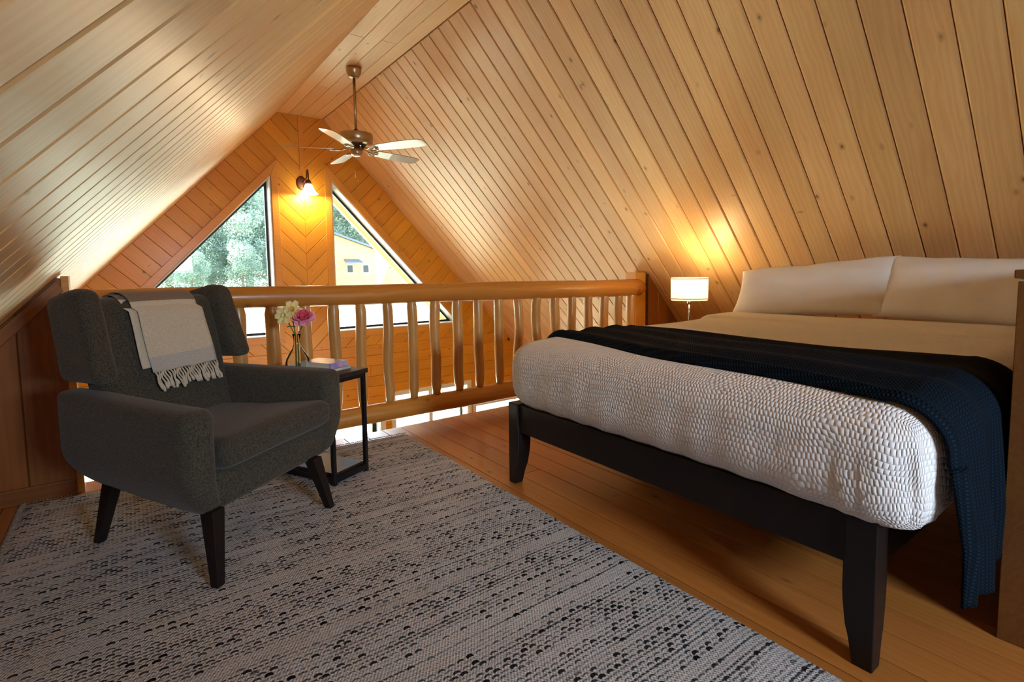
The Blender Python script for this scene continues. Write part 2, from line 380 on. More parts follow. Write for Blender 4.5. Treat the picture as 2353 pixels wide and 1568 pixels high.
def board(name, O, e1, e2, poly, th, mat, parent, ch=.005):
    """polygon prism in the plane O,e1(grain),e2; its face stands proud along e1 x e2 with chamfered edges"""
    poly = dedupe(poly)
    if len(poly) < 3: return None
    if area(poly) < 0: poly = poly[::-1]
    if area(poly) < 4e-4: return None
    n = len(poly); ins = inset(poly, ch)
    if area(ins) < 1e-5 or area(ins) > area(poly): ins = poly
    v = [(a, b, -th) for a, b in poly]+[(a, b, -ch) for a, b in poly]+[(a, b, 0) for a, b in ins]
    f = [tuple(range(n))[::-1], tuple(range(2*n, 3*n))]
    for i in range(n):
        j = (i+1) % n
        f.append((i, j, n+j, n+i)); f.append((n+i, n+j, 2*n+j, 2*n+i))
    o = mesh(name, v, f, mat, parent)
    e1 = Vector(e1).normalized(); e2 = Vector(e2).normalized(); e3 = e1.cross(e2)
    o.matrix_world = Matrix(((e1.x, e2.x, e3.x, O[0]), (e1.y, e2.y, e3.y, O[1]), (e1.z, e2.z, e3.z, O[2]), (0, 0, 0, 1)))
    return o
def lathe(name, prof, mat, parent=None, seg=28, loc=(0, 0, 0), sx=1, sy=1, closed=True):
    v = []; f = []; n = len(prof)
    for i in range(seg):
        a = 2*math.pi*i/seg
        for r, z in prof: v.append((loc[0]+r*math.cos(a)*sx, loc[1]+r*math.sin(a)*sy, loc[2]+z))
    for i in range(seg):
        j = (i+1) % seg
        for k in range(n-1):
            f.append((i*n+k, j*n+k, j*n+k+1, i*n+k+1))
    if closed:
        f.append(tuple(i*n for i in range(seg))[::-1]); f.append(tuple(i*n+n-1 for i in range(seg)))
    return mesh(name, v, f, mat, parent, smooth=True)
def tube(name, pts, rad, mat, parent=None, seg=10, cap=True, mb=None):
    pts = [Vector(p) for p in pts]; R = rad if isinstance(rad, (list, tuple)) else [rad]*len(pts)
    v = []; f = []
    t0 = (pts[1]-pts[0]).normalized(); nrm = t0.orthogonal().normalized()
    for i, p in enumerate(pts):
        t = (pts[min(i+1, len(pts)-1)]-pts[max(i-1, 0)]).normalized()
        nrm = (nrm-t*nrm.dot(t)).normalized(); bi = t.cross(nrm)
        for k in range(seg):
            a = 2*math.pi*k/seg; v.append(p+nrm*math.cos(a)*R[i]+bi*math.sin(a)*R[i])
    for i in range(len(pts)-1):
        for k in range(seg):
            l = (k+1) % seg; f.append((i*seg+k, i*seg+l, (i+1)*seg+l, (i+1)*seg+k))
    if cap: f.append(tuple(range(seg))[::-1]); f.append(tuple((len(pts)-1)*seg+k for k in range(seg)))
    if mb is not None:
        k0 = len(mb[0]); mb[0].extend(v); mb[1].extend([tuple(k0+i for i in q) for q in f]); return None
    return mesh(name, v, f, mat, parent, smooth=True)
def axis_pos(h, r, step):
    k = 4; n = max(2, int(math.ceil(2*(h-r)/step)))
    a = [-h+r*(1-math.cos(math.pi/2*i/k))*1.0 for i in range(k)]
    mid = [-(h-r)+2*(h-r)*i/n for i in range(n+1)]
    return a+mid+[-x for x in a[::-1]]
def rbox(name, lo, hi, r, mat, parent=None, step=.05, warp=None, uv=False, skip_bottom=False):
    c = [(a+b)/2 for a, b in zip(lo, hi)]; h = [(b-a)/2 for a, b in zip(lo, hi)]
    r = min(r, min(h)*.98); P = [axis_pos(h[i], r, step) for i in range(3)]
    vid = {}; v = []; f = []; uvs = []; fax = []
    def vert(q):
        key = tuple(round(x, 5) for x in q)
        if key in vid: return vid[key]
        cc = Vector([max(-(h[i]-r), min(h[i]-r, q[i])) for i in range(3)]); d = Vector(q)-cc
        pnt = cc+d.normalized()*r if d.length > 1e-9 else cc
        pnt = Vector([pnt[i]+c[i] for i in range(3)])
        if warp: pnt = Vector(warp(pnt, Vector(q)))
        vid[key] = len(v); v.append(pnt); uvs.append(tuple(q)); return vid[key]
    for ax in range(3):
        i1, i2 = (ax+1) % 3, (ax+2) % 3
        for s in (-1, 1):
            A, B = P[i1], P[i2]
            for a in range(len(A)-1):
                for b in range(len(B)-1):
                    ids = []
                    for (x, y) in ((A[a], B[b]), (A[a+1], B[b]), (A[a+1], B[b+1]), (A[a], B[b+1])):
                        q = [0, 0, 0]; q[ax] = s*h[ax]; q[i1] = x; q[i2] = y; ids.append(vert(q))
                    f.append(tuple(ids) if s > 0 else tuple(ids[::-1])); fax.append((ax, s))
    o = mesh(name, v, f, mat, parent, smooth=True)
    if uv:
        l = o.data.uv_layers.new(name='UVMap')
        for pg, (ax, s) in zip(o.data.polygons, fax):
            for li in pg.loop_indices:
                q = uvs[o.data.loops[li].vertex_index]
                l.data[li].uv = ((q[1], -h[0]+q[2]-h[2]) if ax == 0 else (s*h[1]+s*(q[0]+h[0]), -h[0]+q[2]-h[2]) if ax == 1 else (q[1], q[0]))
    return o
def nz(p, s): return noise.noise(Vector(p)*s)

# ------------------------------------------------------------------ dimensions of the room
G = 7.12; ED = 3.40; BK = -2.6; LOW = -2.6
CX = 1.8895; HW = .2785; HR = 3.0865; SL = 1.0627      # ridge strip centre, half width, height, slope
def xs(z, s): return CX+s*(HW+(HR-z)/SL)
ang = math.atan(SL); ca, sa = math.cos(ang), math.sin(ang)
LEN = (HR-LOW)/sa

# ridge strip (flat ceiling)
ceil = struct(boxes('ceiling', [((CX-HW-.05, BK, HR+.03), (CX+HW+.05, G+.1, HR+.12))], M['backing']))
pw = 2*HW/4
for i in range(4):
    cuts = [BK]+{0: [4.50], 1: [1.3, 5.9], 2: [4.465], 3: [2.6]}[i]+[G+.12]
    for a, b in zip(cuts[:-1], cuts[1:]):
        board('plank', (CX-HW+i*pw, 0, HR), (0, 1, 0), (1, 0, 0), [(a+.001, .0015), (b-.001, .0015), (b-.001, pw-.0015), (a+.001, pw-.0015)], .03, M['ridge'], ceil, .003)
# sloping walls: boards run up the slope
for s, nm in ((-1, 'wall_left'), (1, 'wall_right')):
    x0, x1 = xs(LOW, s), xs(HR, s); nx, nz_ = s*sa, ca
    off = .03
    P0 = Vector((x0, 0, LOW)); P1 = Vector((x1, 0, HR)); nn = Vector((s*sa, 0, ca))
    vv = []
    for y in (BK, G+.1):
        for p in (P0+nn*off, P1+nn*off, P1+nn*(off+.09), P0+nn*(off+.09)): vv.append((p.x, y, p.z))
    ww = struct(mesh(nm, vv, [(0, 1, 2, 3), (7, 6, 5, 4), (0, 4, 5, 1), (1, 5, 6, 2), (2, 6, 7, 3), (3, 7, 4, 0)], M['backing']))
    st = .167; y = .630-20*st if s > 0 else .60-20*st
    while y < G+.12:
        a, b = max(y, BK), min(y+st, G+.12)
        if b-a > .01:
            w0 = b-a
            e1 = Vector((-s*ca, 0, sa))            # up the slope
            e2 = Vector((0, 1, 0)) if s > 0 else Vector((0, -1, 0))
            # e1 x e2 must face the room
            nrm = e1.cross(e2)
            if nrm.dot(Vector((-s, 0, -1))) < 0: e2 = -e2
            if e2.y > 0: pl = [(0, a+.002), (LEN, a+.002), (LEN, b-.002), (0, b-.002)]
            else: pl = [(0, -b+.002), (LEN, -b+.002), (LEN, -a-.002), (0, -a-.002)]
            board('plank', (x0, 0, LOW), e1, e2, pl, .03, M['slope'], ww, .008)
        y += st

# ------------------------------------------------------------------ gable wall with its openings
WS = .295                                   # window sill height
WL, WR, WT = 1.496, 2.244, 2.30             # inner jambs, apex height
def wx(z, s): return (WL-(WT-z)/SL) if s < 0 else (WR+(WT-z)/SL)
win = {-1: [(wx(WS, -1), WS), (WL, WS), (WL, WT)], 1: [(WR, WS), (wx(WS, 1), WS), (WR, WT)]}
low_open = [(-1.35, 2.83, LOW+.12, -.88), (3.04, 4.28, LOW+.02, -.70), (4.42, 5.60, LOW+.12, -1.08)]
gw = struct(bpy.data.objects.new('wall_back', None)) if False else None
ZH = .068
# solid backing, convex pieces in the x-z plane
pieces = []
full = [(xs(ZH, -1), ZH), (xs(ZH, 1), ZH), (xs(HR, 1), HR), (xs(HR, -1), HR)]
def half(poly, s): return clip(poly, s*-1, 0, -s*CX) if s > 0 else clip(poly, 1, 0, CX)
def outsideD(poly, s):   # beyond the window's diagonal edge (extended)
    return clip(poly, -SL, -1, -(SL*WR+WT)) if s > 0 else clip(poly, SL, -1, SL*WL-WT)
def insideD(poly, s):
    return clip(poly, SL, 1, SL*WR+WT) if s > 0 else clip(poly, -SL, 1, -(SL*WL-WT))
for s in (-1, 1):
    h_ = half(full, s)
    pieces.append(outsideD(h_, s))
    i_ = insideD(h_, s)
    pieces.append(clip(i_, 1, 0, WL) if False else (clip(i_, -1, 0, -WL) if s < 0 else clip(i_, 1, 0, WR)))
    b_ = clip(i_, 0, 1, WS)
    pieces.append(clip(b_, 1, 0, WL) if s < 0 else clip(b_, -1, 0, -WR))
xs_low = [xs(LOW, -1), *[v for o in low_open for v in o[:2]], xs(LOW, 1)]
lowfull = [(xs(LOW, -1), LOW), (xs(LOW, 1), LOW), (xs(ZH, 1), ZH), (xs(ZH, -1), ZH)]
for k in range(0, len(xs_low), 2):
    pieces.append(clip(clip(lowfull, 1, 0, xs_low[k+1]), -1, 0, -xs_low[k]))
for x0, x1, z0, z1 in low_open:
    seg = clip(clip(lowfull, 1, 0, x1), -1, 0, -x0)
    pieces.append(clip(seg, 0, -1, -z1)); pieces.append(clip(seg, 0, 1, z0))
gv = []; gf = []
for p in pieces:
    p = dedupe(p)
    if len(p) < 3 or abs(area(p)) < 1e-4: continue
    if area(p) < 0: p = p[::-1]
    n = len(p); k = len(gv)
    gv += [(a, G+.02, b) for a, b in p]+[(a, G+.12, b) for a, b in p]
    gf.append(tuple(k+i for i in range(n))); gf.append(tuple(k+n+i for i in range(n))[::-1])
    for i in range(n):
        j = (i+1) % n; gf.append((k+i, k+n+i, k+n+j, k+j))
gable = struct(mesh('wall_back', gv, gf, M['backing']))
# diagonal boards
c45 = math.cos(math.pi/4); bw = .1525
for s in (-1, 1):
    # grain direction: left half runs down to the right, right half down to the left
    e1 = Vector((c45, 0, -c45)) if s < 0 else Vector((-c45, 0, -c45))
    e2 = Vector((c45, 0, c45)) if s < 0 else Vector((c45, 0, -c45))
    if e1.cross(e2).y > 0: e2 = -e2
    def tol(p): return [(( (q[0]-CX)*e1.x+q[1]*e1.z), ((q[0]-CX)*e2.x+q[1]*e2.z)) for q in p]
    h_ = half(full, s)
    pl_all = tol(h_); bmin = min(q[1] for q in pl_all); bmax = max(q[1] for q in pl_all)
    apex = ((WL if s < 0 else WR), WT); ab = tol([apex])[0][1]
    ref = tol([(CX, 1.553)])[0][1]
    b = ref-math.ceil((ref-bmin)/bw)*bw
    up_is_plus = e2.z > 0
    while b < bmax:
        lo_, hi_ = b+.001, b+bw-.001
        above = (lo_ >= ab-.004) if up_is_plus else (hi_ <= ab+.004)
        if above: regs = [h_]
        else:
            i_ = insideD(h_, s)
            pil = clip(i_, -1, 0, -WL) if s < 0 else clip(i_, 1, 0, WR)
            bl = clip(i_, 0, 1, WS); bl = clip(bl, 1, 0, WL) if s < 0 else clip(bl, -1, 0, -WR)
            regs = [outsideD(h_, s), pil, bl]
        for rg in regs:
            if len(rg) < 3: continue
            q = clip(clip(tol(rg), 0, 1, hi_), 0, -1, -lo_)
            board('board', (CX, G, 0), e1, e2, q, .02, M['gable'], gable, .004)
        b += bw
# horizontal boards below
hb = .148; z = ZH
while z > LOW:
    z0 = max(z-hb, LOW)
    segs = [(xs((z+z0)/2, -1), xs((z+z0)/2, 1))]
    for x0, x1, a, b in low_open:
        if z0 < b and z > a:
            segs = [t for (u, v_) in segs for t in ((u, min(v_, x0)), (max(u, x1), v_)) if t[1]-t[0] > .02]
    for u, v_ in segs:
        cuts = [u]+([random.uniform(u+.8, v_-.8)] if v_-u > 3 else [])+[v_]
        for c0, c1 in zip(cuts[:-1], cuts[1:]):
            board('board', (0, G, 0), (1, 0, 0), (0, 0, 1), [(c0+.001, z0+.001), (c1-.001, z0+.001), (c1-.001, z-.001), (c0+.001, z-.001)], .02, M['gable'], gable, .004)
    z = z0
# centre batten of the chevrons
box('batten', (CX-.037, G-.012, 2.40), (CX+.020, G, HR), M['trim'], gable, .003)

def ring(name, poly, w0, w1, y0, y1, mat, parent, split=False):
    """frame between poly inset by w0 and by w1, from y0 to y1 (x-z plane)"""
    if area(poly) < 0: poly = poly[::-1]
    A = inset2(poly, w0); B = inset2(poly, w1); n = len(poly); res = []
    v = []; f = []
    for i in range(n):
        j = (i+1) % n
        vv = [(A[i][0], y0, A[i][1]), (A[j][0], y0, A[j][1]), (B[j][0], y0, B[j][1]), (B[i][0], y0, B[i][1]),
              (A[i][0], y1, A[i][1]), (A[j][0], y1, A[j][1]), (B[j][0], y1, B[j][1]), (B[i][0], y1, B[i][1])]
        ff = [(0, 1, 2, 3), (7, 6, 5, 4), (0, 4, 5, 1), (1, 5, 6, 2), (2, 6, 7, 3), (3, 7, 4, 0)]
        if split: res.append(bevel(mesh(name, vv, ff, mat, parent), .003, 1))
        else: k = len(v); v += vv; f += [tuple(k+t for t in q) for q in ff]
    if not split: res = [mesh(name, v, f, mat, parent)]
    return res
def inset2(poly, d):
    n = len(poly); out = []
    for i in range(n):
        p0 = Vector(poly[i-1]); p1 = Vector(poly[i]); p2 = Vector(poly[(i+1) % n])
        e1 = (p1-p0).normalized(); e2 = (p2-p1).normalized()
        n1 = Vector((-e1.y, e1.x)); n2 = Vector((-e2.y, e2.x))
        out.append(tuple(p1+(n1+n2)*(d/max(.05, 1+n1.dot(n2)))))
    return out
def window(name, poly, trims=True, fw=.028, depth=.25):
    e = struct(bpy.data.objects.new(name, None)); link(e)
    ring('jamb', poly, -.001, .012, G-.004, G+depth, M['white'], e)
    ring('sash', poly, .012, .012+fw, G+depth-.06, G+depth-.02, M['darkalu'], e)
    pp = inset2(poly if area(poly) > 0 else poly[::-1], .02)
    n = len(pp); y0, y1 = G+depth-.045, G+depth-.039
    mesh('pane', [(a, y0, b) for a, b in pp]+[(a, y1, b) for a, b in pp], [tuple(range(n)), tuple(range(n, 2*n))[::-1]]+[(i, n+i, n+(i+1) % n, (i+1) % n) for i in range(n)], M['pane'], e)
    if trims: ring('trim_board', poly, -.088, -.006, G-.02, G, M['trim'], e, split=True)
    return e
window('window_1', win[-1]); window('window_2', win[1])
for i, (x0, x1, z0, z1) in enumerate(low_open):
    nm = ('window_3', 'door_1', 'window_4')[i]
    e = window(nm, [(x0, z0), (x1, z0), (x1, z1), (x0, z1)], trims=False, fw=.02)
    ring('casing', [(x0, z0), (x1, z0), (x1, z1), (x0, z1)], -.055, 0, G-.022, G, M['white'], e)
    if i == 0:
        for xx in (x1-.11, x0+(x1-x0)*.45): box('mullion', (xx, G+.08, z0), (xx+.04, G+.15, z1), M['darkalu'], e)
    if i == 1:
        box('mullion', ((x0+x1)/2-.03, G+.08, z0), ((x0+x1)/2+.03, G+.15, z1), M['white'], e)

# back wall behind the camera, with the window that lets the cool daylight in
bwv = []
bx0, bx1, bz0, bz1 = .70, 1.50, 1.15, 1.62
fullb = [(xs(LOW, -1), LOW), (xs(LOW, 1), LOW), (xs(HR, 1), HR), (xs(HR, -1), HR)]
pcs = [clip(fullb, 1, 0, bx0), clip(fullb, -1, 0, -bx1)]
mid_ = clip(clip(fullb, -1, 0, -bx0), 1, 0, bx1); pcs += [clip(mid_, 0, 1, bz0), clip(mid_, 0, -1, -bz1)]
v = []; f = []
for p in pcs:
    p = dedupe(p)
    if area(p) < 0: p = p[::-1]
    n = len(p); k = len(v)
    v += [(a, BK, b) for a, b in p]+[(a, BK-.1, b) for a, b in p]
    f.append(tuple(k+i for i in range(n))[::-1]); f.append(tuple(k+n+i for i in range(n)))
    for i in range(n): j = (i+1) % n; f.append((k+i, k+j, k+n+j, k+n+i))
struct(mesh('wall_front', v, f, M['gable']))

# ------------------------------------------------------------------ loft floor
fl = struct(boxes('floor', [((xs(0, -1), BK, -.20), (xs(0, 1), ED-.02, -.0035))], M['gap']))  # backing kept just under the surface so the painted seam shade shows
pwf = .1345; x = 1.35-30*pwf
i = 0
while x < xs(0, 1):
    if x+pwf > xs(0, -1):
        cuts = [BK]+sorted(random.uniform(BK+1, ED-.6) for _ in range(1 if i % 3 else 0))+[ED+(.12 if x < .1 else 0)]
        for a, b in zip(cuts[:-1], cuts[1:]):
            board('floorboard', (x, 0, 0), (0, -1, 0), (1, 0, 0), [(-b+.0015, .0020), (-a-.0015, .0020), (-a-.0015, pwf-.0020), (-b+.0015, pwf-.0020)], .028, M['floor'], fl, .0012)
    x += pwf; i += 1
struct(box('trim_1', (xs(-.1, -1), ED-.02, -.20), (xs(-.1, 1), ED-.002, -.031), M['trim'])) 
# hall floor far below
lf = struct(boxes('floor_hall', [((xs(LOW, -1), BK, LOW-.12), (xs(LOW, 1), G+.02, LOW))], M['floor']))

# filler walls between railing and slopes
def filler(name, s, xin, topz):
    pa = clip([(xs(0, s), 0), (xin, 0), (xin, topz), (xs(topz, s), topz)], 1, 0, 99)
    if area(pa) < 0: pa = pa[::-1]
    n = len(pa)
    o = struct(mesh(name, [(a, ED-.028, b) for a, b in pa]+[(a, ED+.03, b) for a, b in pa], [tuple(range(n)), tuple(range(n, 2*n))[::-1]]+[(i, n+i, n+(i+1) % n, (i+1) % n) for i in range(n)], M['backing']))
    return o, pa
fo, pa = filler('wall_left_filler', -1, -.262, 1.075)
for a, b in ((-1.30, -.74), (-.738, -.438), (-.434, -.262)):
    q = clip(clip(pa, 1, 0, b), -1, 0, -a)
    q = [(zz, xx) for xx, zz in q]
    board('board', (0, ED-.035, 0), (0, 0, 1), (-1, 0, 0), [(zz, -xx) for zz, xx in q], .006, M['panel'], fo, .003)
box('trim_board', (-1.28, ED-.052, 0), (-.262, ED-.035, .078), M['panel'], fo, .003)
# sloping cap trim
tl = Vector((xs(0, -1), 0, 0)); e1 = Vector((ca, 0, sa)); e2 = Vector((-sa, 0, ca))
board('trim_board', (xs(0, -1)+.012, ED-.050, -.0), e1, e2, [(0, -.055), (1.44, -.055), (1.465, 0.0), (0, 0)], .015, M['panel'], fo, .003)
fo, pa = filler('wall_right_filler', 1, 4.10, 1.06)
for a, b in ((4.10, 4.245), (4.249, 4.39), (4.394, 4.53), (4.534, 5.1)):
    q = clip(clip(pa, 1, 0, b), -1, 0, -a)
    board('board', (0, ED-.035, 0), (0, 0, 1), (-1, 0, 0), [(zz, -xx) for xx, zz in q], .006, M['panel'], fo, .003)

# ------------------------------------------------------------------ log railing
rail = thing('log_railing', 'peeled log railing with round balusters along the loft edge', 'railing', (1.9, ED, 0))
rx, ry = 1.9, ED
def logm(name, p0, p1, r0, r1, seed, seg=24, n=40, wob=.006, parent=rail, ends=0.6, mat='toprail'):
    random.seed(seed); p0 = Vector(p0); p1 = Vector(p1); d = p1-p0; L = d.length; d.normalize()
    # local x along the log
    v = []; f = []
    for i in range(n+1):
        t = i/n
        r = r0+(r1-r0)*t
        edge = min(t, 1-t)*L
        if edge < .035: r *= ends+(1-ends)*math.sqrt(max(0, 1-(1-edge/.035)**2))
        oy = nz((t*L*1.1, seed*3.1, 0), 1.0)*wob*3; oz = nz((t*L*1.1, 0, seed*5.7), 1.0)*wob*3
        for k in range(seg):
            a = 2*math.pi*k/seg
            rr = r*(1+.05*nz((t*L*2.2, math.cos(a)*1.2+seed, math.sin(a)*1.2), 1.0))
            v.append((t*L, oy+math.cos(a)*rr, oz+math.sin(a)*rr))
    for i in range(n):
        for k in range(seg):
            l = (k+1) % seg; f.append((i*seg+k, i*seg+l, (i+1)*seg+l, (i+1)*seg+k))
    f.append(tuple(range(seg))[::-1]); f.append(tuple(n*seg+k for k in range(seg)))
    o = mesh(name, v, f, M[mat], parent, smooth=True)
    q = d.to_track_quat('X', 'Z'); o.rotation_mode = 'QUATERNION'; o.rotation_quaternion = q; o.location = p0-Vector(rail.location) if parent is rail else p0
    return o
logm('top_rail', (-.23, ED, .955), (4.045, ED, .905), .060, .080, 3, n=70, wob=.004)
logm('bottom_rail', (-.23, ED, .125), (4.07, ED, .140), .060, .072, 5, n=70, wob=.006)
bal = [-.05, .135, .32, .505, .687, .879, 1.053, 1.227, 1.415, 1.598, 1.779, 1.971, 2.151, 2.341, 2.529, 2.727, 2.922, 3.112, 3.317, 3.51, 3.708, 3.885]
def baluster(x, i):
    random.seed(100+i); r = random.uniform(.031, .035)+.0022*x+(.004 if i in (3, 4) else 0); L = .68; n = 22; seg = 14
    if i == len(bal)-1: r = .047
    z0 = .188; z1 = .915-.012*(x/4)
    v = []; f = []
    for k in range(n+1):
        t = k/n; z_ = z0+(z1-z0)*t
        e = min(t, 1-t)*(z1-z0)
        rr = r*(.74+.26*min(1, max(0, (e-.022)/.028))) if e < .05 else r
        ox = nz((t*2.2+i*9.1, i*3.3, 0), 1.0)*.016*min(1, e/.1); oy = nz((0, t*2.2+i*4.1, i*2.3), 1.0)*.012*min(1, e/.1)
        if i in (14, 15): ox += .014*math.sin(t*math.pi*2.4)*(1 if i == 14 else -1)
        for q in range(seg):
            a = 2*math.pi*q/seg; r3 = rr*(1+.07*nz((math.cos(a)*1.3+i*7, math.sin(a)*1.3, t*3), 1.0))
            v.append((t*(z1-z0), ox+math.cos(a)*r3, oy+math.sin(a)*r3))
    for k in range(n):
        for q in range(seg):
            l = (q+1) % seg; f.append((k*seg+q, k*seg+l, (k+1)*seg+l, (k+1)*seg+q))
    f.append(tuple(range(seg))[::-1]); f.append(tuple(n*seg+k for k in range(seg)))
    o = mesh('baluster', v, f, M['log'], rail, smooth=True)
    o.rotation_euler = (0, -math.pi/2, 0); o.location = (x-rx, 0, z0)
for i, x in enumerate(bal): baluster(x, i)
box('post', (-.262-rx, -.030, .001), (-.232-rx, .06, 1.085), M['trim'], rail, .002)
box('post', (3.955-rx, .0, .001), (4.098-rx, .13, 1.052), M['trim'], rail, .003)

# ------------------------------------------------------------------ half wall at the right foreground
hw = struct(box('half_wall', (1.972, .20, 0), (3.4, .345, 1.034), M['beam'], None, .002))
box('cap', (1.960, .19, 1.042), (3.4, .352, 1.066), M['beam'], hw, .003)
box('cove', (1.975, .203, 1.034), (3.4, .340, 1.042), M['cream'], hw)

# ------------------------------------------------------------------ rug
rg = thing('woven_rug', 'large off-white flatwoven rug with rows of dark dashes under the armchair', 'rug', (.5, 1.6, 0))
rp = [(-.462, 3.335), (1.443, 3.222), (1.447, -1.0), (-.45, -1.0)]
n1_, n2_ = 60, 130
v = []; f = []
for j in range(n2_+1):
    for i in range(n1_+1):
        a, b = i/n1_, j/n2_
        q0 = Vector(rp[0]).lerp(Vector(rp[1]), a); q1 = Vector(rp[3]).lerp(Vector(rp[2]), a); q = q0.lerp(q1, b)
        ed = .004*nz((q.x*3, q.y*3, 0), 1.0)
        wx_ = .006*nz((q.y*2.5, 7, 0), 1.0) if i in (0, n1_) else 0; wy_ = .006*nz((q.x*4, 3, 0), 1.0) if j in (0, n2_) else 0
        zt = .009+.0015*nz((q.x*5, q.y*5, 0), 1.0)
        if i in (0, n1_) or j in (0, n2_): zt = .001
        v.append((q.x-.5+wx_, q.y-1.6+wy_, zt))
for j in range(n2_):
    for i in range(n1_): a = j*(n1_+1)+i; f.append((a, a+n1_+1, a+n1_+2, a+1))
mesh('weave', v, f, M['rug'], rg, smooth=True)
mb = ([], [])
random.seed(4)
for t in range(150):    # short stitched fringe along the far and left edges
    a = t/149; q = Vector(rp[0]).lerp(Vector(rp[1]), a)
    tube('', [(q.x-.5, q.y-1.6-.012, .010), (q.x-.5+random.uniform(-.004, .004), q.y-1.6+.004, .009), (q.x-.5+random.uniform(-.006, .006), q.y-1.6+.014, .003)], .0022, None, seg=5, mb=mb)
for t in range(230):
    a = t/229; q = Vector(rp[0]).lerp(Vector(rp[3]), a*.7)
    tube('', [(q.x-.5+.012, q.y-1.6, .010), (q.x-.5-.004, q.y-1.6+random.uniform(-.004, .004), .009), (q.x-.5-.013, q.y-1.6+random.uniform(-.006, .006), .003)], .0022, None, seg=5, mb=mb)
fr = mesh('fringe', mb[0], mb[1], M['rugedge'], rg, smooth=True); fr['kind'] = 'stuff'

# ------------------------------------------------------------------ bed
BX0, BX1, BY0, BY1 = 1.53, 3.62, .505, 2.150
bed = thing('bed', 'dark espresso wooden platform bed with tapered legs on the plank floor', 'bed', (2.55, 1.33, 0))
def L_(p): return (p[0]-2.55, p[1]-1.33, p[2])
def bedleg(x0, y0, sx, sy):
    """square leg, outer corner at x0,y0; the inner faces curve in towards the foot"""
    w0 = .076; v = []; f = []; n = 12
    for k in range(n+1):
        z_ = .415*k/n
        t = max(0, 1-z_/.20); w_ = w0-.026*t**1.3+(.004 if .1 < z_ < .3 else 0)
        for (a, b) in ((0, 0), (1, 0), (1, 1), (0, 1)):
            v.append(L_((x0+sx*a*w_, y0+sy*b*w_, z_)))
    for k in range(n):
        for q in range(4):
            l = (q+1) % 4; f.append((k*4+q, k*4+l, (k+1)*4+l, (k+1)*4+q))
    f.append((3, 2, 1, 0)); f.append(tuple(n*4+q for q in range(4)))
    o = mesh('leg', v, f, M['espresso'], bed); bevel(o, .003, 2)
    bm = bmesh.new(); bm.from_mesh(o.data); bmesh.ops.recalc_face_normals(bm, faces=bm.faces); bm.to_mesh(o.data); bm.free()
for sx, x0 in ((1, BX0), (-1, BX1)):
    for sy, y0 in ((1, BY0), (-1, BY1)): bedleg(x0, y0, sx, sy)
box('footboard_rail', L_((BX0+.012, BY0+.07, .272)), L_((BX0+.045, BY1-.07, .410)), M['espresso'], bed, .003)
box('headboard_rail', L_((BX1-.045, BY0+.07, .272)), L_((BX1-.012, BY1-.07, .410)), M['espresso'], bed, .003)
for y0 in (BY0+.012, BY1-.045): box('side_rail', L_((BX0+.07, y0, .272)), L_((BX1-.07, y0+.033, .410)), M['espresso'], bed, .003)
for k in range(9):
    x = BX0+.15+k*.22; box('slat', L_((x, BY0+.045, .355)), L_((x+.08, BY1-.045, .375)), M['espresso'], bed)
box('centre_beam', L_((BX0+.045, 1.30, .30)), L_((BX1-.045, 1.36, .354)), M['espresso'], bed)
# mattress under the bedding
mt = rbox('mattress', (BX0+.06, BY0+.05, .376), (BX1-.05, BY1-.05, .66), .06, M['sheet'], None, .15)
tag(mt, 'white mattress under the coverlet, resting on the dark bed frame', 'mattress')

def sm(a, b, x):
    t = max(0, min(1, (x-a)/(b-a))); return t*t*(3-2*t)
def cov_warp(p, q):
    x, y, z_ = p
    side = 1-sm(.56, .72, z_)
    d = nz((x*2.0, y*2.0, z_*2.0), 1.0)*.006
    cr = math.exp(-((y-.45)**2+(x-1.5)**2)/.09)
    d += cr*side*.007*math.sin((x-y)*95+z_*16)
    d += side*.0015*math.sin(y*34+z_*6+nz((y*3, 0, 0), 1.0)*4)
    out = Vector((-(1-sm(1.50, 1.62, x)), -(1-sm(.40, .52, y))+sm(2.02, 2.13, y), sm(.64, .75, z_)))
    if out.length > 1: out.normalize()
    pnt = Vector(p)+out*d
    lowt = max(0, (.53-z_)/.14)
    foot = 1-sm(1.5, 1.75, x)
    pnt.x += foot*.018*lowt; pnt.z += lowt*(.003*math.sin(y*41+2*nz((y*4, 1, 0), 1.0))-.004)
    pnt.x -= cr*.04*lowt*1.0; pnt.y -= cr*.012*lowt
    up_ = sm(.50, .75, z_)
    pnt.z += up_*(-.020*math.exp(-((x-1.5)/.25)**2)+.012*math.exp(-((x-3.3)/.5)**2))
    return pnt
cov = rbox('coverlet', (1.492, .395, .398), (3.20, 2.135, .750), .115, M['coverlet'], None, .030, cov_warp, uv=True)
tag(cov, 'white textured matelasse coverlet spread over the whole bed', 'coverlet')
def sheet_warp(p, q):
    x, y, z_ = p
    pnt = Vector(p)+Vector((0, 0, .008*nz((x*5, y*2.5, 0), 1.0)))
    if z_ > .6: pnt.x += .035*nz((y*1.3, 2.2, 0), 1.0)*max(0, 1-(x-2.95)/.3)
    return pnt
sh = rbox('folded_sheet', (3.03, .385, .44), (3.60, 2.145, .775), .11, M['sheet'], None, .045, sheet_warp)
tag(sh, 'smooth white top sheet folded back below the pillows', 'sheet')

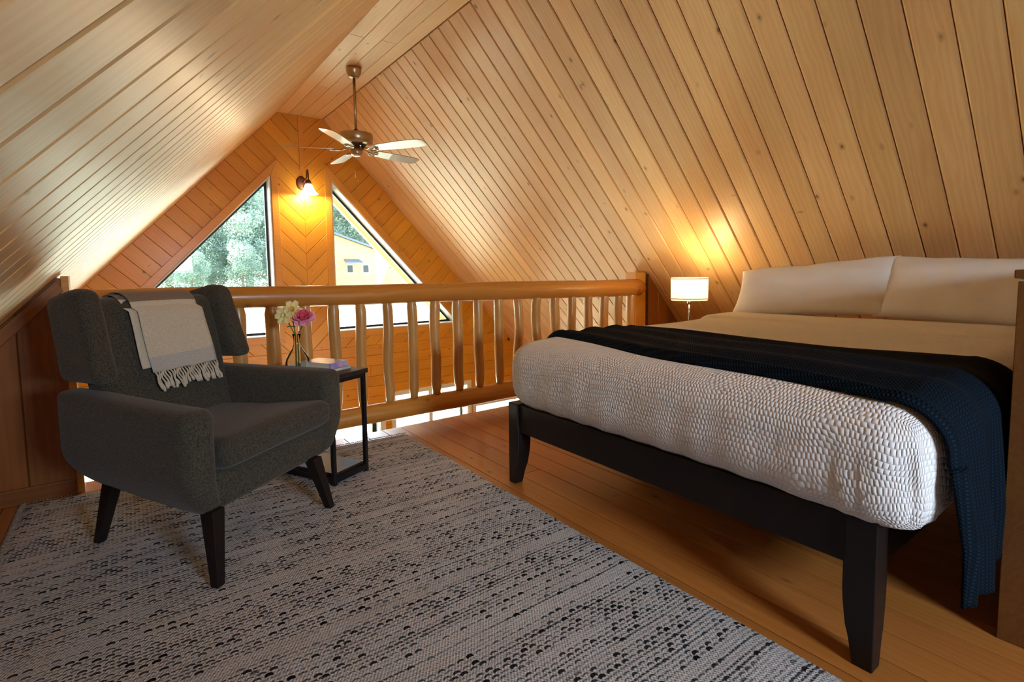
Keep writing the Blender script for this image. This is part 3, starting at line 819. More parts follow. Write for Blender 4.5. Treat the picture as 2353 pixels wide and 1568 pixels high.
# dark blanket lying across the foot half of the bed
def cov_top(x, y):
    z_ = .752-.020*math.exp(-((x-1.5)/.25)**2)+.006*nz((x*2, y*2, 1.5), 1.0)
    return z_
R_ = .12; yN = .385; yF = 2.142
def path(d):
    """d: distance along the bed's width from its middle (1.27) towards the near side; gives y,z"""
    top = .758; yc = yN+R_
    flat = 1.27-yc
    if d < 0:
        flatF = (yF-R_)-1.27
        if -d <= flatF: return 1.27-d, top, 0
        e = -d-flatF
        if e < R_*math.pi/2: a = e/R_; return yF-R_+math.sin(a)*R_, top-R_+math.cos(a)*R_, 0
        return yF, top-R_-(e-R_*math.pi/2), 0
    if d <= flat: return 1.27-d, top, 0
    e = d-flat
    if e < R_*math.pi/2: a = e/R_; return yc-math.sin(a)*R_, top-R_+math.cos(a)*R_, 0
    return yN, top-R_-(e-R_*math.pi/2), e-R_*math.pi/2
nd, nt_ = 150, 56
d0, d1 = -(2.142-.12-1.27)-.30, .765+.12*1.57+.40
v = []; f = []; uvs = []
for i in range(nd+1):
    d = d0+(d1-d0)*i/nd
    y, z_, drop = path(d)
    u = (d-(-.85))/(1.60)                      # 0 far edge .. 1 near edge
    uc = max(0, min(1, u))
    xa = 1.755-.205*uc+.015*math.sin(uc*9); xb = 2.33-.02*uc+.02*math.sin(uc*7+1)
    if drop > 0:                                  # hanging end gathers into soft folds
        k = min(1, drop/.42); xa += .03*k; xb += .05*k
    for j in range(nt_+1):
        t = j/nt_; x = xa+(xb-xa)*t
        hgt = .010+.010*nz((x*7, d*1.6, 0), 1.0)+.007*math.sin(t*21+d*2.3)
        edge = min(t, 1-t)
        if t < .12: hgt += .014*math.sin(t/.12*math.pi)
        if edge < .02: hgt *= .3
        fo_ = 0
        if drop > 0: fo_ = min(1, drop/.25)*(.026*(1+math.sin(t*11.5+.2))*.8+.007*math.sin(t*27+drop*5))
        # outward normal
        if abs(z_-.758) < 1e-6: py, pz = y, cov_top(x, y)+hgt
        else:
            nn = Vector((0, y-(yN+R_), z_-(.758-R_))) if y < 1 else Vector((0, y-(yF-R_), z_-(.758-R_)))
            if z_ < .758-R_: nn = Vector((0, -1 if y < 1 else 1, 0))
            nn.normalize(); py = y+nn.y*(hgt+.012)+(-abs(fo_) if y < 1 else 0); 
            pz = z_+nn.z*hgt-.020*math.exp(-((x-1.5)/.25)**2)*(1 if z_ > .6 else 0)
        if drop > 0: pz += drop*(.08*sm(.40, .60, t)+.03*math.sin(t*9+1))
        v.append((x, py, pz)); uvs.append((x, d))
for i in range(nd):
    for j in range(nt_): a = i*(nt_+1)+j; f.append((a, a+1, a+nt_+2, a+nt_+1))
bl = mesh('bed_runner_blanket', v, f, M['navy'], None, smooth=True, uv=uvs)
sd = bl.modifiers.new('thick', 'SOLIDIFY'); sd.thickness = .007; sd.offset = 1
tag(bl, 'dark navy knitted blanket laid across the bed and hanging down its near side', 'blanket')

# pillows
def pillow(name, c, wdir, updir, W, H, T, label, seed, group):
    wdir = Vector(wdir).normalized(); updir = Vector(updir).normalized(); nrm = wdir.cross(updir).normalized()
    n = 46; v = []; f = []
    for s in (1, -1):
        for i in range(n+1):
            for j in range(n+1):
                a = -1+2*i/n; b = -1+2*j/n
                x = a*W/2*(1-.055*(1-b*b)**1.0); y = b*H/2*(1-.075*(1-a*a))
                t = T/2*max(0, (1-a**4)*(1-b**4))**.55
                wr = .010*nz((a*2.2+seed, b*2.4, s*3), 1.0)+.006*math.sin((a+b*.5)*9+seed)*abs(a)+.007*(.5-abs(nz((a*3.1+seed, b*1.3+a*1.5, 4.4), 1.0))*2)
                sag = -.02*(1-b)*abs(math.sin(a*2))*0
                z_ = s*(t+wr*min(1, t/.03)) - .02*(b < -.6)*0
                v.append(Vector((0, 0, 0))+wdir*x+updir*(y+sag)+nrm*z_)
    m_ = (n+1)**2
    for s in range(2):
        for i in range(n):
            for j in range(n):
                a = s*m_+i*(n+1)+j; q = (a, a+n+1, a+n+2, a+1); f.append(q if s == 0 else q[::-1])
    o = mesh(name, v, f, M['pillow'], None, smooth=True); o.location = c
    bm = bmesh.new(); bm.from_mesh(o.data); bmesh.ops.remove_doubles(bm, verts=bm.verts, dist=.0006); bmesh.ops.recalc_face_normals(bm, faces=bm.faces)
    for ff in bm.faces: ff.smooth = True
    bm.to_mesh(o.data); bm.free()
    tag(o, label, 'pillow', group); return o
pillow('pillow', (3.640, 1.665, .93), (.03, -1, .085), (.50, .05, .87), 1.0, .40, .17, 'white pillow at the far side of the bed, nearer the glowing lamp', 2, 'white pillows')
pillow('pillow', (3.655, .76, .94), (-.02, -1, -.045), (.50, -.03, .87), .98, .41, .17, 'white pillow at the near side of the bed, cut by the picture edge', 6, 'white pillows')

# ------------------------------------------------------------------ nightstand and lamp
ns = thing('nightstand', 'small dark nightstand under the lit lamp, between the bed and the railing', 'nightstand', (3.74, 2.62, 0))
box('top', (-.22, -.2, .56), (.22, .2, .585), M['tablewood'], ns, .003)
box('body', (-.21, -.19, .38), (.21, .19, .56), M['tablewood'], ns, .002)
dr = box('drawer', (-.216, -.17, .40), (-.21, .17, .54), M['tablewood'], ns, .002); box('handle', (-.228, -.04, .465), (-.216, .04, .475), M['blackmetal'], dr)
for a in (-.19, .16):
    for b in (-.17, .14): box('leg', (a, b, 0), (a+.03, b+.03, .38), M['tablewood'], ns)
LX, LY = 3.72, 2.633
lp = thing('table_lamp', 'lit bedside table lamp with cream oval drum shade on a thin chrome stem', 'lamp', (LX, LY, .585), rz=math.radians(-55))
lathe('base', [(0, 0), (.07, 0), (.07, .008), (.02, .014), (.006, .02)], M['chrome'], lp, closed=False)
tube('pole', [(0, 0, .01), (0, 0, .245)], .0065, M['chrome'], lp)
lathe('socket', [(.012, .205), (.020, .215), (.020, .240), (.012, .25)], M['chrome'], lp, 16)
shv = []
def oval(r, z_): return [(r*1.0, z_)]
lathe('lamp_shade', [(.142, .235), (.145, .255), (.147, .405), (.145, .425), (.142, .425), (.144, .405), (.142, .255), (.139, .235), (.142, .235)], M['shade'], lp, 48, sx=1.0, sy=.55, closed=False)
for z_ in (.250, .413):
    o = lathe('shade_band', [(.1475, z_-.004), (.1485, z_-.004), (.1485, z_+.004), (.1475, z_+.004)], M['chrome'] if False else M['pages'], lp, 48, sx=1.0, sy=.552, closed=False)
lathe('bulb', [(.001, .25), (.014, .26), (.026, .30), (.024, .325), (.001, .338)], M['bulb'], lp, 16, closed=False)
light('bedside_lamp_light', 'POINT', (LX, LY, .585+.36), 15, (1, .66, .30), radius=.12)

# ------------------------------------------------------------------ armchair
ch_c = Vector((.2515, 2.5065, 0)); urot = math.atan2(.62, .785)     # local +x = chair's right axis in picture, local -y = front
ac = thing('armchair', 'charcoal grey upholstered wingback armchair with black tapered legs on the rug', 'armchair', ch_c, rz=urot)
# local: x along u, y = -v (front is -y)
FB = M['grey_fabric']
ZB = .009
def tp(x, y): return x*(1-.19*sm(-.36, .38, y))
def arm_warp(sgn):
    def w(p, q):
        x, y, z_ = p
        v_ = -y
        t = (z_-.245)/(.645-.245)
        top = .628+.030*max(0, min(1, (.34-v_)/.70))                # rises slightly to the rear
        bot = .245+.055*max(0, min(1, (.34-v_)/.45))
        if v_ < -.12:
            k = min(1, (-.12-v_)/.25); bot += .20*(1-math.sqrt(max(0, 1-k*k)))
        z2 = bot+(top-bot)*t
        # outer face draws in below
        if z2 < .40:
            k = (.40-z2)/.16; x2 = x-sgn*.085*(k**1.6)*(.4+.6*max(0, min(1, (sgn*x-.30)/.13)))
        else: x2 = x
        y2 = y+.02*max(0, (.40-z2)/.16)
        return (tp(x2, y2), y2, z2)
    return w
for s in (-1, 1):
    lo = (min(s*.305, s*.438), -.345, .245); hi = (max(s*.305, s*.438), .365, .645)
    rbox('arm', lo, hi, .042, FB, ac, .03, arm_warp(s))
def base_warp(p, q):
    x, y, z_ = p
    if z_ < .30: z_ = z_+.045*max(0, min(1, (y+.30)/.45))*1
    return (tp(x, y), y, z_)
rbox('seat_base', (-.335, -.318, .246), (.335, .30, .385), .022, FB, ac, .06, base_warp)
def cush(p, q):
    x, y, z_ = p
    if z_ > .45: z_ += .022*max(0, 1-(x/.33)**2)*max(0, 1-((y+.10)/.34)**2)
    z_ += .03*max(0, min(1, (-y-.05)/.33))-.012 if z_ > .2 else 0
    return (tp(x, y), y, z_)
rbox('seat_cushion', (-.308, -.375, .380), (.308, .22, .492), .042, FB, ac, .035, cush)
def lean(p, q):
    x, y, z_ = p
    y += .19*(z_-.42)
    return (x*.92, y-.012*math.cos(x/.32*math.pi/2)*(1 if y < .23 else 0), z_-.012*(x/.3)**2*(1 if z_ > .9 else 0))
rbox('backrest', (-.312, .135, .385), (.312, .255, 1.0), .045, FB, ac, .035, lean)
def wingw(s):
    def w(p, q):
        x, y, z_ = p
        t = (z_-.685)/.345
        y += .19*(z_-.42)-.045
        if y < .20: x += -s*.018*(1-t)*0
        # front edge slopes back towards the top, block narrows upwards
        fr = max(0, min(1, (.28-(y-.19*(z_-.42)))/.2))
        y += fr*.035*t
        x = tp(x, y)*(1-.03*t)
        z_ += .018*(1-abs(y-.25)/.2)*(t > .5)-.018*max(0, (y-.27)/.1)*(t > .5)
        return (x, y, z_)
    return w
for s in (-1, 1):
    rbox('wing', (min(s*.325, s*.432), .095, .690), (max(s*.325, s*.432), .33, 1.018), .036, FB, ac, .03, wingw(s))
def cleg(top, foot, w0=.055, w1=.032):
    v = []
    for (c, w_) in ((top, w0), (foot, w1)):
        for a, b in ((-1, -1), (1, -1), (1, 1), (-1, 1)): v.append((c[0]+a*w_/2, c[1]+b*w_/2, c[2]))
    o = mesh('leg', v, [(0, 1, 2, 3), (7, 6, 5, 4), (0, 4, 5, 1), (1, 5, 6, 2), (2, 6, 7, 3), (3, 7, 4, 0)], M['espresso'], ac); bevel(o, .003)
def w2l(x, y, z_): 
    q = Vector((x, y, z_))-ch_c; c, s_ = math.cos(-urot), math.sin(-urot); return (q.x*c-q.y*s_, q.x*s_+q.y*c, z_)
FLf = w2l(.192, 2.015, ZB); FRf = w2l(.690, 2.395, ZB); BLf = w2l(-.150, 2.655, ZB)
cleg((FLf[0]+.022, FLf[1]+.028, .27), FLf); cleg((FRf[0]-.055, FRf[1]+.04, .26), FRf)
cleg((BLf[0]+.020, BLf[1]-.085, .31), BLf); cleg((-BLf[0]-.06, BLf[1]-.085, .31), (-BLf[0]-.04, BLf[1], ZB))

# throw over the chair back
th = thing('throw_blanket', 'cream throw with taupe and grey bands and knotted fringe over the chair back', 'throw', ch_c, rz=urot)
def back_surf(s_, off):
    """s_: path length from the back's top centre, + towards the front and down. local y,z"""
    yt = .195+.19*(1.0-.42); zt = 1.0
    # top arc radius .06 around (yt, zt-.06)
    r = .060+off; A = math.pi/2
    if s_ >= 0:
        if s_ < r*A*.95: a = s_/r; return yt-math.sin(a)*r, zt-.060+math.cos(a)*r
        d = s_-r*A*.95; z_ = zt-.060-d*.98; return min(yt-r, .135+.19*(z_-.42)-.018-off), z_
    s2 = -s_
    if s2 < r*A: a = s2/r; return yt+math.sin(a)*r, zt-.060+math.cos(a)*r
    return yt+r-.1*(s2-r*A), zt-.06-(s2-r*A)
def throw_layer(name, x0, x1, off, bands, s0, s1, skew, seed):
    ns_, nx_ = 70, 24; v = []; f = []; fm = []
    for i in range(ns_+1):
        s_ = s0+(s1-s0)*i/ns_
        for j in range(nx_+1):
            t = j/nx_; o_ = off+.004*nz((t*3+seed, s_*5, 0), 1.0)+.002
            xx = x0+(x1-x0)*t+skew*max(0, s_)+.006*nz((s_*5, seed, t), 1.0)
            y, z_ = back_surf(s_-.0*t, o_); v.append((xx, y, z_))
    for i in range(ns_):
        s_ = s0+(s1-s0)*(i+.5)/ns_
        mi = 0
        for k, (a, b) in enumerate(bands):
            if a <= s_ < b: mi = k+1
        for j in range(nx_): a = i*(nx_+1)+j; f.append((a, a+nx_+1, a+nx_+2, a+1)); fm.append(mi)
    o = mesh(name, v, f, None, th, smooth=True, mats=[M['cream'], M['taupe'], M['greyband']], fmat=fm)
    m_ = o.modifiers.new('thick', 'SOLIDIFY'); m_.thickness = .0035; m_.offset = 1
    return o
throw_layer('under_layer', -.165, .125, .003, [(-.03, .05), (9, 9)], -.20, .330, .045, 1)
throw_layer('top_layer', -.140, .172, .012, [(-.06, .085), (.300, .365)], -.20, .365, .060, 5)
random.seed(11)
NT = 27
for k in range(NT):
    t = (k+.5)/NT; xx = -.140+.312*t+.060*.365
    y, z_ = back_surf(.365, .014); pts = []
    Ln = random.uniform(.060, .080); dx = random.uniform(-.012, .018)
    for i in range(6):
        a = i/5; pts.append((xx+dx*a*a+.003*math.sin(a*9+k), y-.004-.003*math.sin(a*6+k)-.012*a-.016*a, z_-Ln*a))
    rr = [.0032, .0036, .0034, .0036, .0062, .0048]
    tube('tassel', pts, rr, M['cream'], th, seg=7)

# ------------------------------------------------------------------ side table with vase, flowers, books
ta = math.atan2(.445, .895)
TR = Vector((1.000, 2.722, 0))
st_ = thing('side_table', 'small black metal side table with dark wood top and shelf behind the armchair', 'side table', TR, rz=ta)
# local x towards the table's right corner, y to the back; table spans x -.245..0, y 0...50
TW, TD = .245, .50
box('tabletop', (-TW-.008, -.008, .548), (.012, TD+.01, .572), M['tablewood'], st_, .002)
for a, b in ((-.020, 0), (-TW, 0), (-.020, TD-.02), (-TW, TD-.02)):
    box('leg', (a, b, .010), (a+.020, b+.020, .548), M['blackmetal'], st_, .0015)
boxes('top_frame', [((-TW+.02, 0, .528), (-.02, .020, .548)), ((-TW+.02, TD-.02, .528), (-.02, TD, .548)), ((-TW, .02, .528), (-TW+.02, TD-.02, .548)), ((-.02, .02, .528), (0, TD-.02, .548))], M['blackmetal'], st_)
boxes('base_frame', [((-TW+.02, 0, .022), (-.02, .018, .052)), ((-TW+.02, TD-.018, .022), (-.02, TD, .052)), ((-TW, .02, .022), (-TW+.018, TD-.02, .052)), ((-.018, .02, .022), (0, TD-.02, .052))], M['blackmetal'], st_)
box('shelf', (-TW+.018, .018, .052), (-.018, TD-.018, .066), M['tablewood'], st_, .001)
def tl_(a, b, z_): 
    c, s_ = math.cos(ta), math.sin(ta); return (TR.x+a*c-b*s_, TR.y+a*s_+b*c, z_)
TT = .572
vc = Vector((.705, 2.915, TT))
vs = thing('glass_vase', 'clear glass bulb vase holding the artificial flowers on the side table', 'vase', vc)
prof = [(.0, 0.0), (.040, 0.0), (.056, .012), (.062, .035), (.058, .060), (.040, .090), (.024, .115), (.017, .140), (.0165, .165), (.022, .192), (.0195, .192), (.0142, .166), (.0148, .141), (.0215, .116), (.037, .090), (.055, .060), (.059, .035), (.053, .014), (.038, .004), (.0, .004)]
lathe('glass', prof, M['glassware'], vs, 32, closed=False)
# flowers
def petal(pts_mat, base, direction, upv, L, Wd, cup, mat, parent, name='petal', seed=0):
    d = Vector(direction).normalized(); u_ = Vector(upv); u_ = (u_-d*u_.dot(d)).normalized(); sdir = d.cross(u_)
    n = 6; v = []; f = []
    for i in range(n+1):
        t = i/n; wd = Wd*math.sin(math.pi*(.10+.76*t**1.1))**.7
        for j in range(5):
            s_ = -1+j/2
            p_ = Vector(base)+d*(L*t)+sdir*(s_*wd/2)+u_*(cup*L*t*t+abs(s_)**2*wd*.22+.004*nz((t*4+seed, s_*3, seed*2.3), 1.0))
            v.append(p_)
    for i in range(n):
        for j in range(4): a = i*5+j; f.append((a, a+5, a+6, a+1))
    if isinstance(parent, tuple):
        k0 = len(parent[0]); parent[0].extend(v); parent[1].extend([tuple(k0+i for i in q) for q in f]); return
    o = mesh(name, v, f, mat, parent, smooth=True); o.modifiers.new('thick', 'SOLIDIFY').thickness = .0008
def flower(name, label, head, stem_pts, layers, centre=None, cdir=(0, 0, 1)):
    base = Vector(stem_pts[0]); fo = thing(name, label, 'flower', base)
    sp = [Vector(p)-base for p in stem_pts]; tube('stem', sp, .0032, M['stem'], fo, seg=8)
    h = Vector(head)-base; ax = Vector(cdir).normalized(); a1 = ax.orthogonal().normalized(); a2 = ax.cross(a1)
    random.seed(len(label))
    for (cnt, L, Wd, tilt, cup, mat, ph) in layers:
        for k in range(cnt):
            a = ph+2*math.pi*k/cnt+random.uniform(-.15, .15)
            rad = a1*math.cos(a)+a2*math.sin(a)
            d = rad*math.cos(tilt)+ax*math.sin(tilt)
            petal(None, h+rad*.004, d, ax if tilt < 1.2 else -rad, L*random.uniform(.9, 1.1), Wd*random.uniform(.9, 1.1), cup, M[mat], fo, seed=k+ph*3)
    if centre: lathe('flower_centre', [(0, 0), (centre[0], centre[0]*.4), (centre[0]*.8, centre[0]*1.4), (0, centre[0]*1.8)], M[centre[1]], fo, 12, loc=tuple(h), closed=False)
    return fo
neck = Vector((.705, 2.915, .765))
B0 = Vector((.705, 2.915, .585))
cv = -FW  # faces roughly towards the viewer side of the room
pk = Vector((.742, 2.895, .838))
flower('peony', 'pink artificial peony, the lower right bloom in the glass vase', pk, [B0+Vector((.006, 0, 0)), neck+Vector((.004, -.003, -.01)), pk+Vector((-.004, 0, -.02))],
       [(7, .062, .058, .10, .12, 'palepink', .2), (7, .055, .055, .55, .10, 'pink', .6), (7, .046, .048, .95, .02, 'rose', .1), (6, .036, .038, 1.25, -.1, 'rose', .5)], (.012, 'rose'), (-.25, -.55, .75))
yl = Vector((.690, 2.93, .885))
yf = flower('daffodil', 'cream yellow artificial daffodil, topmost bloom above the vase', yl, [B0+Vector((-.006, .006, 0)), neck+Vector((-.004, .004, -.01)), yl+Vector((0, 0, -.02))],
       [(6, .052, .036, .25, .05, 'yellow', 0), (6, .026, .020, 1.15, 0, 'ochre', .3)], None, (-.1, -.8, .55))
y2 = Vector((.652, 2.91, .862))
flower('daffodil', 'pale cream artificial daffodil, leftmost bloom above the vase', y2, [B0+Vector((-.010, -.004, 0)), neck+Vector((-.006, -.004, -.01)), y2+Vector((.008, 0, -.02))],
       [(6, .048, .036, .2, .05, 'yellow', .4), (6, .022, .018, 1.15, 0, 'yellow', .3)], None, (-.55, -.7, .3))
petal(None, tuple(neck+Vector((-.008, -.01, .035))-yf.location), (-.8, -.3, .25), (0, 0, 1), .045, .022, -.2, M['leaf'], yf, 'leaf', 3)
# two books
def book(name, a, b, z0, w_, d_, h_, rot, cover, label):
    p = tl_(a, b, z0); o = thing(name, label, 'book', p, rz=ta+rot)
    box('page_block', (-w_/2+.003, -d_/2+.0025, .0015), (w_/2-.003, d_/2-.003, h_-.0015), M['pages'], o)
    boxes('cover', [((-w_/2, -d_/2, 0), (w_/2, d_/2, .0015)), ((-w_/2, -d_/2, h_-.0015), (w_/2, d_/2, h_)), ((-w_/2, -d_/2, .0015), (w_/2, -d_/2+.0025, h_-.0015))], cover, o)
def m_cover(name, c1, c2):
    m, nt, out = new_mat(name); n = N(nt); tc = n('TexCoord'); t = n('TexNoise', i_Scale=22.0, i_Detail=3.0); n.L(tc.outputs['Object'], t.inputs['Vector'])
    b = n('BsdfPrincipled', i_Roughness=.35); n.L(n.mix(n.ramp(t.outputs[0], [(.4, 0.0), (.6, 1.0)]), c1, c2), b.inputs['Base Color']); n.L(b.outputs[0], out.inputs[0]); return m
book('book', -.098, .185, TT+.0005, .140, .215, .013, 0, m_cover('pale_cover', (.62, .60, .52), (.45, .52, .48)), 'pale paperback, lower of the two books on the side table')
book('book', -.103, .190, TT+.0145, .135, .205, .030, .06, m_cover('violet_cover', (.32, .26, .55), (.62, .42, .62)), 'violet covered paperback, upper of the two books on the side table')

# ------------------------------------------------------------------ ceiling fan
FC = Vector((1.902, 5.20, 0))
fan = thing('ceiling_fan', 'bronze five-blade ceiling fan hanging from the ridge of the ceiling', 'ceiling fan', (FC.x, FC.y, 2.40))
def fz(z_): return z_-2.40
lathe('canopy', [(.0, fz(3.0865)), (.073, fz(3.0865)), (.073, fz(3.055)), (.062, fz(3.02)), (.045, fz(2.992)), (.03, fz(2.985)), (.0, fz(2.985))], M['bronze'], fan, 32, closed=False)
tube('downrod', [(0, 0, fz(2.99)), (0, 0, fz(2.46))], .014, M['bronze'], fan, seg=16)
lathe('rod_collar', [(.014, fz(2.495)), (.024, fz(2.49)), (.024, fz(2.462)), (.03, fz(2.455))], M['blackmetal'], fan, 20)
lathe('motor_housing', [(.0, fz(2.462)), (.10, fz(2.46)), (.157, fz(2.45)), (.161, fz(2.443)), (.161, fz(2.375)), (.152, fz(2.365)), (.10, fz(2.352)), (.05, fz(2.34)), (.0, fz(2.338))], M['bronze'], fan, 48, closed=False)
mb = ([], [])
for k in range(24):
    a = 2*math.pi*k/24; c_, s_ = math.cos(a), math.sin(a)
    tube('', [(.055*c_, .055*s_, fz(2.339)), (.098*c_, .098*s_, fz(2.350))], .004, None, seg=5, mb=mb)
vn = mesh('cooling_vent', mb[0], mb[1], M['blackmetal'], fan, smooth=True)
lathe('switch_housing', [(.0, fz(2.345)), (.035, fz(2.34)), (.035, fz(2.315)), (.058, fz(2.305)), (.058, fz(2.262)), (.050, fz(2.245)), (.046, fz(2.243)), (.0, fz(2.240))], M['bronze'], fan, 32, closed=False)
lathe('housing_cap', [(.0, fz(2.232)), (.035, fz(2.236)), (.050, fz(2.247)), (.050, fz(2.252))], M['pewter'], fan, 32, closed=False)
blade_mesh = None; iron_mesh = None
ZBL = 2.30
for k in range(5):
    a = math.radians(15+72*k)
    if blade_mesh is None:
        pr = [(.195, .050), (.21, .057), (.32, .066), (.50, .077), (.66, .079), (.73, .072), (.765, .054), (.77, .036)]
        outl = [(x, w_) for x, w_ in pr]+[(x, -w_) for x, w_ in pr[::-1]]
        n = len(outl); v = [(x, y, .003) for x, y in outl]+[(x, y, -.003) for x, y in outl]
        f = [tuple(range(n))[::-1], tuple(range(n, 2*n))]+[(i, (i+1) % n, n+(i+1) % n, n+i) for i in range(n)]
        o = mesh('blade', v, f, M['blade'], fan, mats=[M['blade'], M['bronze']], fmat=[0, 0]+[1]*n); blade_mesh = o.data
        mbi = ([], [])
        tube('', [(.06, 0, .03), (.10, 0, .012), (.15, 0, -.004), (.19, 0, -.006)], [.010, .009, .008, .006], None, seg=8, mb=mbi)
        for sgn in (-1, 1):
            tube('', [(.135, 0, -.006), (.16, sgn*.03, -.008), (.20, sgn*.042, -.008), (.235, sgn*.030, -.007), (.225, sgn*.012, -.007), (.19, 0, -.008)], .006, None, seg=6, mb=mbi)
        tube('', [(.19, 0, -.008), (.25, 0, -.007)], .006, None, seg=6, mb=mbi)
        o2 = mesh('blade_iron', mbi[0], mbi[1], M['pewter'], fan, smooth=True); iron_mesh = o2.data
    else:
        o = link(bpy.data.objects.new('blade', blade_mesh), fan); o2 = link(bpy.data.objects.new('blade_iron', iron_mesh), fan)
    R3 = Matrix.Rotation(a, 4, 'Z') @ Matrix.Rotation(math.radians(-12), 4, 'X')
    o.matrix_local = Matrix.Translation((0, 0, fz(ZBL))) @ R3; o2.matrix_local = Matrix.Translation((0, 0, fz(ZBL)-.004)) @ R3
tube('pull_chain', [(-.03, -.03, fz(2.25)), (-.03, -.03, fz(2.02))], .0012, M['pewter'], fan, seg=5)
lathe('chain_fob', [(.001, fz(2.02)), (.006, fz(2.01)), (.007, fz(1.995)), (.001, fz(1.985))], M['pewter'], fan, 10, closed=False)

# ------------------------------------------------------------------ wall sconce
sc_ = thing('wall_sconce', 'rust bronze wall sconce with a lit white bell glass on the chevron pillar', 'wall lamp', (1.865, G, 2.24))
o = lathe('backplate', [(.0, .026), (.035, .024), (.058, .014), (.066, .0)], M['rust'], sc_, 32, closed=False, sx=1, sy=1.35)
o.rotation_euler = (math.pi/2, 0, 0)
px = .06
pts = []
for i in range(22):
    t = i/21
    if t < .3: a = t/.3; pts.append((.02+.03*a, -.025-.05*a, .0+.13*a*0+.07*a))
    else:
        a = (t-.3)/.7*math.pi; pts.append((.05+.0*a, -.11+.035*math.cos(a)-.0, .07+.085*math.sin(a)))
pts += [(.05, -.145, .03), (.05, -.145, .0)]
tube('arm', pts, .009, M['rust'], sc_, seg=10)
tube('scroll', [(.02, -.02, -.06), (.03, -.06, -.02), (.04, -.075, .03), (.05, -.075, .07)], .006, M['rust'], sc_, seg=8)
lathe('socket_cup', [(.012, .03), (.022, .022), (.034, .0), (.036, -.022), (.030, -.028)], M['rust'], sc_, 20, loc=(.05, -.145, 0))
lathe('glass_shade', [(.030, -.028), (.044, -.040), (.056, -.070), (.074, -.110), (.100, -.138), (.112, -.150), (.109, -.153), (.096, -.142), (.070, -.113), (.052, -.072), (.040, -.043), (.027, -.031)], M['sconceglass'], sc_, 36, loc=(.05, -.145, 0), closed=False)
lathe('bulb', [(.001, -.04), (.02, -.06), (.024, -.085), (.001, -.105)], M['bulb'], sc_, 14, loc=(.05, -.145, 0), closed=False)
light('sconce_light', 'POINT', (1.915, G-.145, 2.105), 30, (1, .74, .40), radius=.03)

# ------------------------------------------------------------------ outdoors
GZ = LOW-.25
lawn = mesh('ground_lawn', [(-80, G+.15, GZ), (120, G+.15, GZ), (160, 210, GZ+2.0), (-110, 210, GZ+2.0)], [(0, 1, 2, 3)], M['lawn']); struct(lawn)
# sunlit rafter under the right eave, outside the window
ra = Vector((xs(HR, 1), G+.47, HR+.02)); e1 = Vector((ca, 0, -sa)); e2 = Vector((sa, 0, ca))
if e1.cross(e2).y > 0: e2 = -e2
rf = thing('eave_rafter', 'pale pine rafter under the eave outside the right gable window', 'rafter', (0, 0, 0))
board('beam', (ra.x, ra.y, ra.z), e1, e2, [(-.2, -.53), (5.5, -.53), (5.5, -.37), (-.2, -.37)], .06, M['slope'], rf, .004)

def crown(seed, n, kind):
    random.seed(seed); v = []; f = []
    cl = []
    if kind == 0:
        for k in range(26):
            a = random.uniform(0, 6.28); h_ = random.random(); r = (1.0-.6*abs(h_-.4))*random.uniform(.2, 1.7)
            cl.append((Vector((math.cos(a)*r, math.sin(a)*r, 1.6+h_*6.2)), random.uniform(.7, 1.25)))
    else:
        for k in range(34):
            h_ = k/33; a = random.uniform(0, 6.28); r = (1-h_)*2.0*random.uniform(.2, 1)
            cl.append((Vector((math.cos(a)*r, math.sin(a)*r, 1.0+h_*9.5)), .35+.75*(1-h_)))
    for i in range(n):
        c, r = random.choice(cl)
        d = Vector((random.gauss(0, 1), random.gauss(0, 1), random.gauss(0, .8))).normalized()*r*random.uniform(.6, 1.05)
        p = c+d; nn = Vector((random.gauss(0, 1), random.gauss(0, 1), random.gauss(.4, 1))).normalized()
        t1 = nn.orthogonal().normalized(); t2 = nn.cross(t1); s_ = random.uniform(.055, .11)
        k = len(v); v += [p-t1*s_, p-t2*s_*.5, p+t1*s_, p+t2*s_*.5]; f.append((k, k+1, k+2, k+3))
    me = bpy.data.meshes.new('foliage'); me.from_pydata([tuple(q) for q in v], [], f); me.materials.append(M['leafy']); me.update(); return me
crowns = [crown(1, 15000, 0), crown(2, 15000, 0), crown(3, 15000, 1), crown(4, 15000, 0)]
trunkm = None
def tree(x, y, sc, kind, label, group):
    global trunkm
    t = thing('tree', label, 'tree', (x, y, GZ+(y-G)*.01), group=group)
    o = link(bpy.data.objects.new('foliage', crowns[kind]), t); o.scale = (sc,)*3; o.rotation_euler = (0, 0, x*3.7+y)
    if trunkm is None:
        tr = tube('trunk', [(0, 0, -.2), (.05, 0, 2), (0, .05, 4.5), (0, 0, 7)], [.22, .17, .11, .04], M['bark'], t); trunkm = tr.data
    else: tr = link(bpy.data.objects.new('trunk', trunkm), t)
    tr.scale = (sc,)*3
trs = [(1.5, 72, 2.1, 0, 'bushy sunlit tree at the left corner of the left window'),
       (7.0, 75, 2.3, 1, 'light green tree left of centre in the left window'),
       (-3.0, 73, 2.2, 3, 'tree at the far left, behind the sloping trim of the left window'),
       (4.4, 84, 2.6, 2, 'narrow tree behind the two leftmost trees in the left window'),
       (9.6, 86, 2.8, 0, 'broad tree behind the middle trees in the left window'),
       (12.0, 71, 2.4, 3, 'tall leafy tree in the middle of the left window'),
       (16.5, 74, 2.6, 2, 'tall narrow tree beside the right jamb of the left window'),
       (19.0, 86, 2.5, 0, 'big tree mostly hidden by the chevron pillar'),
       (27.5, 92, 3.1, 2, 'tall dark tree at the upper left of the right window'),
       (32.0, 94, 2.8, 1, 'dense tree rising over the orange cabin'),
       (37.5, 92, 2.9, 3, 'pale tree between the orange cabin and the A-frame cabin'),
       (43.5, 95, 2.5, 0, 'rounded tree behind the A-frame cabin')]
for a in trs: tree(*a, 'trees beyond the meadow')
